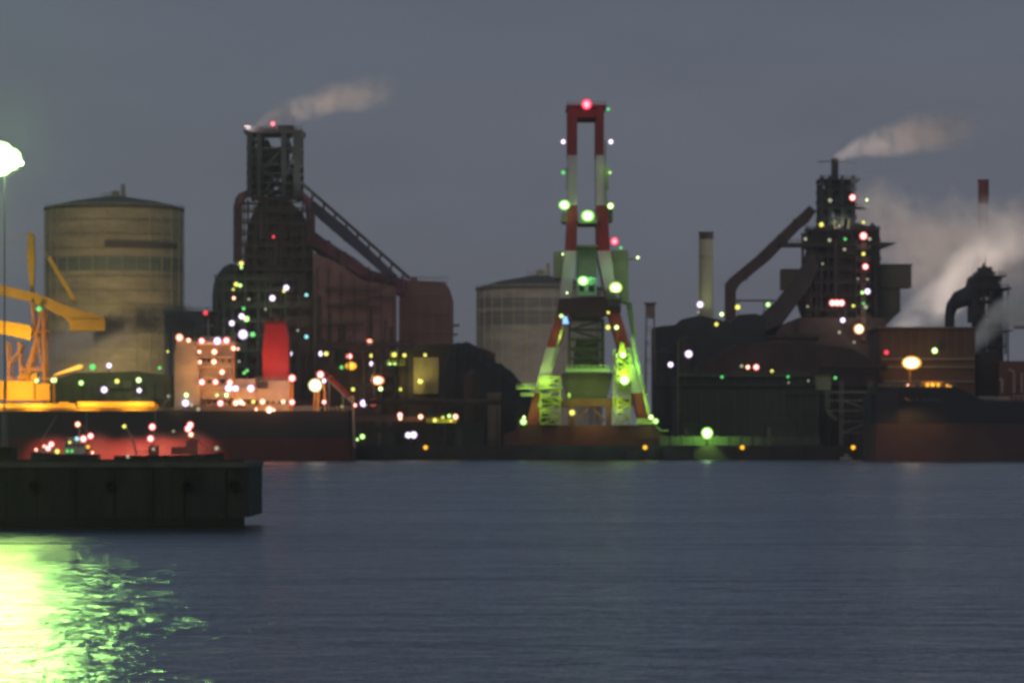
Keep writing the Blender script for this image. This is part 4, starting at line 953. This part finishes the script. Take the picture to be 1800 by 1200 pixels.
for y in (ya+1.6, yb-1.6):
    for a, b, c, d in ((1442,316,1456,352),(1456,334,1478,366),(1497,316,1478,352),(1478,334,1456,384),(1497,352,1478,384)): m.beam((a,b,y),(c,d,y),2.4)
m.box(1452, 322, 1497, 362, ya+7, yb-6); m.box(1439, 338, 1460, 400, ya+8, yb-8); m.box(1486, 340, 1502, 400, ya+6, yb-8); m.prism([(1462,362),(1490,362),(1484,378),(1470,378)], ya+7, yb-7)
obj('top_frame', m, steelg, fr)
m = MB(RF); m.tube([(1466,405,1306),(1464,388,1306),(1470,380,1308)],2.2,8); m.tube([(1489,405,1306),(1491,388,1306),(1484,378,1308)],2.2,8); m.lathe(1476, 1312, [(12,405),(10,388),(4,376)], 14)
obj('bell_hopper', m, mat('bright hopper', (0.5,0.5,0.38), 0.7), fr)
m = MB(RF)
m.prism([(1424,404),(1438,396),(1506,392),(1530,400),(1540,412),(1540,434),(1546,470),(1548,600),(1426,600),(1400,520),(1420,440)], ya+6, yb-2)
m.lathe(1482, 1312, [(60,781),(56,640),(48,560),(42,480),(38,430),(30,400)], 24)
obj('furnace_stack', m, brownd, fr)
m = MB(RF)
for py in (405,432,452,474,497,520,545,572,598): m.box(1412, py, 1542, py+2.4, ya-1, ya+6); m.rail(1412, 1542, py, ya-1, 5, 0.8)
m.box(1370, 429, 1446, 435, ya, ya+9); m.rail(1370, 1446, 429, ya, 5, 0.8); m.prism([(1535,427),(1572,429),(1560,434),(1545,440),(1535,440)], ya, ya+8)
for px in (1415,1432,1452,1472,1494,1522,1541): m.beam((px,400,ya),(px,600,ya),2.4)
pipes(m, 1405, 1545, 400, 600, ya-3, ya+4, 70, 1.0, 3.2)
m.tube([(1528,396,1306),(1537,404,1306),(1540,420,1306),(1540,470,1306)],[5,5,5,5],10); m.tube([(1424,404,1306),(1416,414,1306),(1414,440,1306)],5,10)
obj('service_deck', m, steel, fr)
m = MB(RF); m.box(1508, 430, 1517, 600, ya-4, ya-1.2)
for py in range(440, 600, 20): m.box(1500, py, 1524, py+1.6, ya-5, ya-1.2); m.rail(1500, 1524, py, ya-5, 5, 0.8)
obj('lift_shaft', m, mat('lift brown', (0.16,0.11,0.085), 0.8), fr)
m = MB(RF); m.box(1546, 467, 1600, 506, 1306, 1318); m.box(1544, 465, 1602, 467.5, 1305.5, 1318.5); m.prism([(1546,506),(1581,506),(1581,548),(1572,556),(1552,576),(1546,600)], 1307, 1317)
obj('side_bin', m, olive, fr)
obj('rear_bin', MB(RF).box(1375, 472, 1425, 508, 1312, 1322), olive, fr)
m = MB(RF); m.prism([(1424,442),(1436,470),(1420,505),(1380,560),(1350,600),(1300,600),(1330,560),(1362,530),(1400,480)], 1300, 1306)
obj('skip_incline', m, steel, fr)
m = MB(RF); m.box(1400, 560, 1552, 781, 1299, 1318); m.prism([(1300,600),(1400,560),(1400,781),(1300,781)], 1300, 1316)
obj('cast_house', m, brownd, fr)
for a in ((1492,352,4.8,'R'),(1511,418.7,5.6,'R'),(1438,399,3.0,'Y'),(1453,357,2.6,'w'),(1517,356,1.8,'V'),(1511,395,1.9,'Y'),(1479,424,2.0,'g'),(1514.5,472,4.4,'R'),(1518,515,4.0,'W'),(1509,517,2.4,'G'),(1475,565,3.6,'W'),(1503,580.5,7.0,'O'),(1511,536,1.9,'g'),(1515,542,2.6,'w'),(1493.5,540,2.0,'Y'),(1511,450,2.4,'Y'),(1522,424,2.2,'w'),(1452,426,2.4,'w'),(1410,424,2.2,'w'),(1469,401,1.8,'w'),(1478,442,2,'w'),(1440,467,1.4,'w'),(1414,541,1.5,'w'),(1501.5,493,1.3,'w'),(1518,494,1.5,'w'),(1469,586,2,'w')):
    lamp(fr, RF, a[0], a[1], ya-6.5, a[2], a[3])
for px in (1457, 1465, 1473): lamp(fr, RF, px, 535, ya-6.5, 4.8, 'R')
E['z'] = emi('furnace flood', (1.0,0.85,0.4), 6)
lamp(fr, RF, 1503, 580.5, ya-7.5, 6.2, 'z', 'floodlight')
for a, b, p in ((1503,578,700),(1465,545,700),(1511,425,500),(1490,358,350),(1475,395,900)): lamp_or_fill_light(fr, (X(a,RF), ya-11 if b != 395 else ya-1, Z(b,RF)), (1.0,0.95,0.7), p)
c2 = thing('charging_conveyor', RF, 1283, 560, 1312, 'dark covered conveyor climbing right to the smaller furnace from a bent foot', 'conveyor', 'inclined furnace conveyors')
m = MB(RF); m.prism([(1422,362),(1434,372),(1420,392),(1404,404),(1352,458),(1300,500),(1293,512),(1293,565),(1275,565),(1275,498),(1284,488),(1330,450),(1380,402)], 1308, 1314); obj('belt_gallery', m, brownd, c2)
for q in (1312,1340,1368,1395): obj('gallery_rib', MB(RF).box(q, 500-(q-1290)*1.0-10, q+1.6, 500-(q-1290)*1.0+14, 1307.6, 1314.4), steelb, c2)
obj('support_leg', MB(RF).beam((1384,408,1311),(1384,432,1311),3), steelb, c2)

# right buildings
t = block('rolling_mill', 1120, [(1549,576),(1718,576),(1718,784),(1549,784)], 1125, 1160, mat('mill brown', (0.13,0.075,0.05), 0.85, var=0.35, scale=0.15, streak=0.4), 'wide brown flat roofed mill building behind the right ship', 'mill building')
m = MB(1120)
for py in (628,642,668): m.box(1552, py, 1716, py+4, 1124.2, 1124.99)
m.box(1545, 573.5, 1721, 576, 1124, 1161)
for px in range(1556,1716,16): m.beam((px,580,1124.6),(px,625,1124.6),1.0)
obj('louvre_band', m, mat('louvre grey brown', (0.22,0.19,0.16), 0.8), t)
lamp(t, 1120, 1559, 619, 1121.5, 3.2, 'p'); lamp(t, 1120, 1644, 616, 1121.5, 4.2, 'V')
lamp_or_fill_light(t, (X(1605,1120), 1114, Z(640,1120)), (1.0,0.55,0.15), 1500)
t = block('boiler_house', 1140, [(1719,622),(1757,612),(1757,784),(1719,784)], 1142, 1160, brownd, 'narrow dark boiler house stepped down from the mill roof', 'industrial building', 10, 10)
t = block('red_shed', 1130, [(1758,634),(1960,634),(1960,784),(1758,784)], 1132, 1160, mat('red brown shed', (0.20,0.08,0.06), 0.8), 'red brown shed with white pipe bends at the right edge', 'shed')
m = MB(1130); m.tube([(1782,690,1129),(1782,660,1129),(1780,652,1129),(1772,650,1129)],2.6,8); m.tube([(1760,690,1128),(1760,668,1128),(1755,665,1128)],2.6,8); m.tube([(1795,690,1128),(1795,655,1128)],2.2,8); m.tube([(1790,573,1140),(1990,573,1140)],3,8)
obj('pipe_bend', m, mat('pipe pale', (0.45,0.36,0.28), 0.7), t)
gd = thing('gas_cleaning_duct', 1300, 1738, 782, 1335, 'bent dark green duct arching through steam behind the mill', 'duct')
m = MB(1300); m.tube([(1690,620,1335),(1690,548,1335),(1694,532,1335),(1706,520,1335),(1724,514,1335),(1740,500,1335)],[8,9,11,16,18,17],14); m.tube([(1740,512,1336),(1742,488,1336),(1752,478,1336),(1768,490,1336),(1778,505,1336),(1779,540,1336),(1779,640,1336)],[24,21,15,11,9,9,9],14); m.box(1738, 470, 1766, 505, 1328, 1345); m.beam((1750,470,1336),(1752,455,1336),4); m.box(1768, 505, 1787, 660, 1338, 1344); m.box(1735, 560, 1752, 640, 1338, 1344)
obj('duct_shell', m, steelg, gd, smooth=False)
m = MB(1300); random.seed(5)
pipes(m, 1730, 1792, 480, 640, 1326, 1350, 34, 1.2, 3.6, 0.45)
for py in (478,500,522,548,576,604): m.box(1726+random.randint(0,14), py, 1775+random.randint(0,22), py+2.4, 1325, 1350); m.rail(1735, 1785, py, 1325, 5, 0.9)
for px in (1733,1748,1762,1790): m.beam((px,486+random.randint(0,20),1327),(px,700,1327),2.4)
m.box(1744, 462, 1764, 500, 1330, 1342); m.box(1728, 520, 1748, 560, 1330, 1345); m.beam((1755,462,1336),(1755,446,1336),1.6)
obj('tower_frame', m, steel, gd)

# ------------------------------------------------------------------ ship at right
RR = 950.0
s2 = thing('bulk_ship', RR, 1700, 809, 962, 'dark ship hull with worn brown red lower side at the right edge', 'ship')
sec = [(X(1533,RR),0.80),(X(1541,RR),0.88),(X(1580,RR),0.97),(X(1660,RR),1),(X(2900,RR),1)]
def hb2(m, z0, z1, xs=None, yc=964, hw0=14, cut=None):
    k = len(m.v); ss = xs or sec
    for x, wf in ss:
        for (yy_, zz) in ((yc-hw0*wf, z0), (yc-hw0*wf, z1), (yc+hw0*wf, z1), (yc+hw0*wf, z0)): m.v.append((x, yy_, zz))
    for i in range(len(ss)-1):
        for j in range(4): a = k+i*4+j; b = k+i*4+(j+1) % 4; m.f.append((a, a+4, b+4, b)); m.mi.append(m.cur)
    m.f.append((k,k+1,k+2,k+3)); m.mi.append(m.cur); e_ = k+(len(ss)-1)*4; m.f.append((e_+3,e_+2,e_+1,e_)); m.mi.append(m.cur)
zr = lambda py: Z(py, RR)
m = MB(RR); hb2(m, zr(744)+0.02, zr(705)); hb2(m, zr(705), zr(692), sec[:4]+[(X(1705,RR),1)]); hb2(m, zr(692), zr(680), [(X(1541,RR),0.86),(X(1580,RR),0.97),(X(1660,RR),1),(X(1682,RR),1)])
m.prism([(1682,680),(1705,692),(1682,692)], 950.2, 977.8); m.prism([(1705,692),(1735,705),(1705,705)], 950.2, 977.8)
obj('hull', m, hullk, s2)
m = MB(RR); hb2(m, -1.5, zr(744)); obj('boot_topping', m, bootd, s2)
m = MB(RR); m.rail(1690, 1775, 704, 950.4, 6, 1.2, 16); m.box(1686, 697, 1776, 699.5, 950.5, 951); m.rail(1782, 1960, 703, 950.4, 8, 1.0, 20); m.rail(1545, 1680, 680, 951, 5, 0.7)
obj('railing', m, mat('rail dusty', (0.55,0.48,0.42), 0.7), s2)
m = MB(RR); m.box(1622, 670, 1662, 681, 953, 957); m.box(1600, 674, 1612, 681, 953, 956); m.box(1592, 675, 1601, 680, 953, 955); m.box(1664, 674, 1674, 690, 952, 954)
obj('winch_house', m, orange, s2)
m = MB(RR); m.tube([(1603,680,955),(1603,644,955)],[1.6,1.1],8); m.beam((1597,644,955),(1613,644,955),2)
obj('lamp_post', m, orange, s2)
for px, wd in ((1598,4),(1604,3),(1610,5),(1621,4),(1627,3),(1632,4),(1638,3),(1643,4),(1650,3)): obj('painted_mark', MB(RR).box(px, 700.5, px+wd*0.8, 704.5, 949.94, 949.99), mat('faded mark', (0.16,0.16,0.16), 0.7), s2)
E['S'] = emi('big sodium', (1.0,0.45,0.03), 8)
lamp(s2, RR, 1605, 637, 953.5, 9.2, 'S', 'floodlight', 1.45)
for px in (1631.5, 1641, 1651): lamp(s2, RR, px, 676, 952, 2.8, 'A')
for a in ((1597,676,1.8,'O'),(1666,677,1.8,'A'),(1671,681,2.6,'A'),(1671,687,1.8,'A')): lamp(s2, RR, a[0], a[1], 951.5, a[2], a[3])
lamp_or_fill_light(s2, (X(1605,RR), 956.5, Z(640,RR)), (1.0,0.58,0.14), 4000, 0.5); lamp_or_fill_light(s2, (X(1640,RR), 950.8, Z(672,RR)), (1.0,0.55,0.12), 250, 0.3)
m = MB(960); m.prism([(1478,803),(1500,803),(1497,808.5),(1480,808.5)], 962, 964.5); m.box(1486, 797, 1493, 803, 962.6, 964)
tag(obj('skiff', m, mat('skiff grey', (0.3,0.32,0.32), 0.6)), 'tiny pale skiff on the water below the quay near the right ship', 'boat')

m = MB(RR); m.tube([(1590,700,949.5),(1590,703,941)],1.6,8); m.ball(1590, 704, 940.6, 1.8)
obj('added_side_lamp', m, orange, s2)  # unseen lamp, added for the orange light on hull and water
lamp_or_fill_light(s2, (X(1590,RR), 940, Z(706,RR)), (1.0,0.50,0.12), 2600, 0.3, spot=120, aim=(0.1,0.5,-1))
fb = MB(998); fb.box(1160, 767, 1440, 784, 998, 998.4)  # low quay wall, set close behind the lamp to catch its glow
for px in range(1160, 1441, 20): fb.box(px-1, 765, px+1, 784, 997.7, 997.99)
tag(obj('quay_barrier', fb, mat('barrier grey', (0.10,0.11,0.09), 0.8)), 'low dark barrier wall on the quay just behind the bright green lamp', 'barrier')

def silo(R, px, r_, top, label, ma, y, cone=8):
    t = thing('storage_silo', R, px, 782, y, label, 'silo', 'storage silos in the yard')
    m = MB(R); m.lathe(px, y, [(r_,783),(r_,top+cone),(r_*0.25,top),(r_*0.2,top-3)], 18); obj('shell', m, ma, t)
    m = MB(R); m.rail(px-r_, px+r_, top+cone, y-r_*R/F-0.3, 4, 0.7)
    for py in range(int(top+cone)+12, 775, 22): m.lathe(px, y, [(r_*1.03,py+1.2),(r_*1.03,py)], 18)
    m.tube([(px+r_*0.6,top+3,y-r_*R/F),(px+r_*0.6,770,y-r_*R/F)], 1.0, 6); obj('ladder_and_hoop', m, steel, t)
silo(1150, 566, 13, 596, 'slim dark silo left of the orange lamp, behind the ship stern', brownd, 1155)
silo(1150, 598, 11, 606, 'shorter dark silo right beside the slim silo behind the ship stern', steelg, 1155)
silo(1090, 832, 14, 655, 'squat dark silo at the foot of the coal heap', brownd, 1050)
silo(1100, 1168, 15, 612, 'dark silo standing between crane and long warehouse', steelg, 1105)
silo(1150, 1206, 12, 590, 'tall thin silo behind the left end of the long warehouse', brownd, 1155)
def gantry(R, x0, x1, y0, y1, y, label, legs, ma):
    t = thing('pipe_bridge', R, (x0+x1)/2, 782, y, label, 'pipe bridge', 'pipe bridges in the yard')
    m = MB(R)
    for k in range(3): m.tube([(x0,y0+3+k*(y1-y0-4)/2.5,y+k*0.8),(x1,y0+3+k*(y1-y0-4)/2.5,y+k*0.8)], 1.5+0.5*(k%2), 8)
    obj('pipe_run', m, ma, t)
    m = MB(R); n_ = max(3, int((x1-x0)/14))
    for k in range(n_):
        a_, b_ = x0+(x1-x0)*k/n_, x0+(x1-x0)*(k+1)/n_; m.beam((a_,y1,y-0.6),(b_,y0,y-0.6),1.0) if k % 2 else m.beam((a_,y0,y-0.6),(b_,y1,y-0.6),1.0)
    m.beam((x0,y0,y-0.6),(x1,y0,y-0.6),1.2); m.beam((x0,y1,y-0.6),(x1,y1,y-0.6),1.2)
    for k in legs: m.beam((k,y1,y-0.5),(k-2,783,y-0.5),1.8); m.beam((k,y1,y+2),(k+2,783,y+2),1.8)
    obj('truss', m, steel, t); return t
gantry(1085, 560, 728, 600, 613, 1087, 'long pipe bridge under the orange lamp beside the ship stern', (566,612,655,700), brown)
gantry(1040, 640, 880, 700, 711, 1042, 'low pipe bridge in front of the ochre door panel', (650,700,760,820,874), brown)
gantry(1050, 1150, 1545, 675, 684, 1052, 'long pipe bridge running in front of the warehouse wall', (1160,1230,1300,1370,1440,1510), steelg)
gantry(1100, 1440, 1560, 640, 650, 1102, 'short pipe bridge between stock shed and brown mill', (1450,1500,1552), brown)
gantry(1150, 1350, 1440, 588, 598, 1152, 'high pipe bridge below the inclined conveyor of the smaller furnace', (1356,1400,1434), brown)
for R, x0, x1, y0, lb in ((1045,905,960,722,'low dark hut left of the crane base under the green walkway'),(1030,1345,1400,738,'low dark hut in front of the warehouse, left of the scaffold'),(1030,1200,1226,742,'small dark hut just left of the bright green lamp'),(1035,800,850,742,'low dark hut between belt conveyor and pale tower'),(1035,660,695,748,'low dark hut under the belt conveyor near the ship stern')):
    t = thing('yard_hut', R, (x0+x1)/2, 783, R, lb, 'hut', 'low huts on the quay'); m = MB(R); m.box(x0, y0+4, x1, 783, R, R+6); obj('wall', m, steelg, t)
    m = MB(R); m.prism([(x0-2,y0+4),(x0+4,y0),(x1-4,y0),(x1+2,y0+4)], R-0.5, R+6.5); obj('roof', m, steel, t)
    m = MB(R); m.box(x0+4, y0+12, x0+10, 783, R-0.08, R-0.01); obj('door', m, brown, t)

# ------------------------------------------------------------------ smoke and steam
def plume(R, pts, rad, dens, col, label, fade=(0.02,0.55), yc=None, namp=0.5, nscale=0.06, anis=0.0, name='smoke_plume', em=None):
    """pts: px,py control points left to right; rad: px radii at those points"""
    yc = yc or R; k = R/F
    pxs = [p[0] for p in pts]; x0, x1 = min(pxs), max(pxs); rm = max(rad)
    y0 = min(p[1]-r for p, r in zip(pts, rad))-rm*0.3; y1 = max(p[1]+r for p, r in zip(pts, rad))+rm*0.3
    m = MB(R); m.wbox(X(x0-rm*0.25,R), X(x1+rm*0.25,R), yc-rm*k*1.25, yc+rm*k*1.25, Z(y1,R), Z(y0,R))
    org = Vector((X(x0,R), yc, Z(y1,R)))
    mt_ = bpy.data.materials.new('smoke '+label[:18]); mt_.use_nodes = True; t = mt_.node_tree; n = t.nodes; n.clear()
    out = n.new('ShaderNodeOutputMaterial'); pv = n.new('ShaderNodeVolumePrincipled'); pv.inputs['Color'].default_value = (*col, 1); pv.inputs['Anisotropy'].default_value = anis
    t.links.new(pv.outputs[0], out.inputs['Volume'])
    tc = n.new('ShaderNodeTexCoord')
    def M(op, a, b=None, clamp=False):
        q = n.new('ShaderNodeMath'); q.operation = op; q.use_clamp = clamp
        for i, v in enumerate((a, b)):
            if v is None: continue
            if isinstance(v, (int, float)): q.inputs[i].default_value = v
            else: t.links.new(v, q.inputs[i])
        return q.outputs[0]
    nz = n.new('ShaderNodeTexNoise'); nz.inputs['Scale'].default_value = nscale; nz.inputs['Detail'].default_value = 3; t.links.new(tc.outputs['Object'], nz.inputs['Vector'])
    vm = n.new('ShaderNodeVectorMath'); vm.operation = 'SUBTRACT'; vm.inputs[1].default_value = (0.5,0.5,0.5); t.links.new(nz.outputs['Color'], vm.inputs[0])
    vs = n.new('ShaderNodeVectorMath'); vs.operation = 'SCALE'; vs.inputs['Scale'].default_value = rm*k*namp*2; t.links.new(vm.outputs[0], vs.inputs[0])
    va = n.new('ShaderNodeVectorMath'); va.operation = 'ADD'; t.links.new(tc.outputs['Object'], va.inputs[0]); t.links.new(vs.outputs[0], va.inputs[1])
    sx = n.new('ShaderNodeSeparateXYZ'); t.links.new(va.outputs[0], sx.inputs[0])
    s0 = n.new('ShaderNodeSeparateXYZ'); t.links.new(tc.outputs['Object'], s0.inputs[0])
    L = (x1-x0)*k; Ht = (y1-y0)*k
    u = M('DIVIDE', s0.outputs['X'], L, True)
    def curve(vals):
        c = n.new('ShaderNodeFloatCurve'); cm = c.mapping.curves[0]
        us = [(p[0]-x0)/(x1-x0) for p in pts]; cc = sorted(zip(us, vals))
        cm.points[0].location = cc[0]; cm.points[1].location = cc[-1]
        for q in cc[1:-1]: cm.points.new(*q)
        c.mapping.update(); t.links.new(u, c.inputs['Value']); return c.outputs[0]
    cz = M('MULTIPLY', curve([(y1-p[1])/(y1-y0) for p in pts]), Ht)
    rr = M('MULTIPLY', curve([r/rm for r in rad]), rm*k)
    dz = M('SUBTRACT', sx.outputs['Z'], cz); d = M('SQRT', M('ADD', M('MULTIPLY', dz, dz), M('MULTIPLY', sx.outputs['Y'], sx.outputs['Y'])))
    q = M('SUBTRACT', 1.0, M('DIVIDE', d, rr), True); q = M('POWER', q, 1.3)
    n2 = n.new('ShaderNodeTexNoise'); n2.inputs['Scale'].default_value = nscale*2.2; n2.inputs['Detail'].default_value = 6; n2.inputs['Roughness'].default_value = 0.62; t.links.new(tc.outputs['Object'], n2.inputs['Vector'])
    q = M('MULTIPLY', q, M('MAXIMUM', M('SUBTRACT', M('MULTIPLY', n2.outputs['Fac'], 6.0), 2.0), 0.0))
    f = n.new('ShaderNodeMapRange'); f.inputs['From Min'].default_value = fade[1]; f.inputs['From Max'].default_value = 1.0; f.inputs['To Min'].default_value = 1; f.inputs['To Max'].default_value = 0; t.links.new(u, f.inputs['Value'])
    q = M('MULTIPLY', q, f.outputs[0]); f2 = n.new('ShaderNodeMapRange'); f2.inputs['From Min'].default_value = 0; f2.inputs['From Max'].default_value = max(fade[0],1e-3); t.links.new(u, f2.inputs['Value'])
    q = M('MULTIPLY', q, f2.outputs[0]); t.links.new(M('MULTIPLY', q, dens), pv.inputs['Density'])
    o = obj(name, m, mt_, None, label, 'smoke', 'smoke and steam over the works', 'stuff', origin=org)
    return o
tan = (1.0, 0.93, 0.88)
plume(1300, [(438,228),(455,212),(490,194),(540,180),(600,166),(650,160),(700,156)], [8,17,26,29,30,32,34], 0.34, tan, 'pinkish tan smoke trailing right from the tall left furnace top', yc=1312, fade=(0.01,0.5))
plume(1300, [(1466,276),(1485,264),(1520,250),(1560,240),(1610,232),(1660,226),(1740,220)], [7,15,26,34,40,42,38], 0.34, tan, 'tan smoke trailing right from the smaller furnace stack', yc=1312, fade=(0.01,0.45))
plume(1450, [(1490,335),(1550,385),(1630,430),(1720,430),(1860,400)], [50,85,105,105,105], 0.13, tan, 'broad pale steam bank spreading right of the smaller furnace', yc=1460, fade=(0.06,0.75), namp=1.1, nscale=0.05, name='steam_bank')
plume(1400, [(1555,585),(1600,560),(1650,515),(1700,465),(1770,430),(1850,400)], [26,42,56,64,72,72], 0.075, tan, 'steam column rising to the right behind the mill roof', yc=1400, fade=(0.06,0.7), namp=1.1, nscale=0.045, name='steam_column')
plume(1200, [(1690,615),(1715,590),(1745,560),(1790,540),(1840,520)], [20,30,38,42,42], 0.45, (0.95,0.97,0.92), 'thin pale green steam drifting across the bent duct', yc=1190, fade=(0.05,0.6), name='steam_wisp')
plume(1500, [(1630,560),(1690,520),(1760,490),(1830,470),(1900,450)], [34,52,66,76,76], 0.11, tan, 'dense pale steam low at the right edge behind the mill', yc=1520, fade=(0.08,0.8), namp=1.1, nscale=0.04, name='steam_bank')
plume(1250, [(60,660),(90,630),(130,600),(180,590),(250,600)], [30,46,52,46,36], 0.16, (1.0,0.9,0.8), 'pale grey steam under the boom of the yellow unloader', yc=1250, fade=(0.1,0.5), name='steam_bank')
plume(1180, [(180,602),(205,578),(255,566),(315,566),(378,574)], [20,26,30,30,26], 0.6, (0.22,0.21,0.22), 'dark grey smoke cloud low in front of the beige gas holder', yc=1150, fade=(0.04,0.85), name='dark_smoke')

wm = (1.0, 0.89, 0.82)  # unseen spots, all added to brighten the smoke and steam
lamp_or_fill_light(cv, (X(650,RF), 1290, Z(425,RF)), wm, 70000, 1.0, spot=70, aim=(-0.40,0.3,1))
lamp_or_fill_light(fr, (X(1480,RF), 1305, Z(281,RF)), wm, 4000, 0.6, spot=130, aim=(0.5,0.7,0.5))
lamp_or_fill_light(bf, (X(436,RF), 1299.6, Z(227,RF)), wm, 5000, 0.6, spot=130, aim=(0.6,0.6,0.4))
lamp_or_fill_light(fr, (X(1530,RF), 1296, Z(395,RF)), wm, 26000, 1.0, spot=100, aim=(0.25,0.35,1))
lamp_or_fill_light(fr, (X(1615,RF), 1330, Z(470,RF)), wm, 330000, 1.5, spot=110, aim=(0.15,1,0.12))
lamp_or_fill_light(fr, (X(1790,RF), 1375, Z(600,RF)), wm, 90000, 1.5, spot=125, aim=(-0.1,1,0.7))
lamp_or_fill_light(ls, (X(120,1060), 1190, Z(690,1060)), (1.0,0.82,0.66), 22000, 1.5, spot=130, aim=(0.0,0.7,0.7))

lamp_or_fill_light(fr, (X(1738,1140), 1150, Z(606,1140)), wm, 9000, 1.0, spot=130, aim=(0.1,0.6,1))

# ------------------------------------------------------------------ haze
m = MB(1); m.wbox(-2300, 2300, -300, 4000, -2.6, 150)
hm = bpy.data.materials.new('haze'); hm.use_nodes = True; t = hm.node_tree; t.nodes.clear()
o_ = t.nodes.new('ShaderNodeOutputMaterial'); pv = t.nodes.new('ShaderNodeVolumePrincipled')
pv.inputs['Color'].default_value = (0.97,0.90,0.84,1); pv.inputs['Density'].default_value = 0.00011; pv.inputs['Anisotropy'].default_value = 0.68
t.links.new(pv.outputs[0], o_.inputs['Volume'])
obj('haze', m, hm, label='thin dusk haze over the harbour', kind='stuff', origin=(0,0,0))
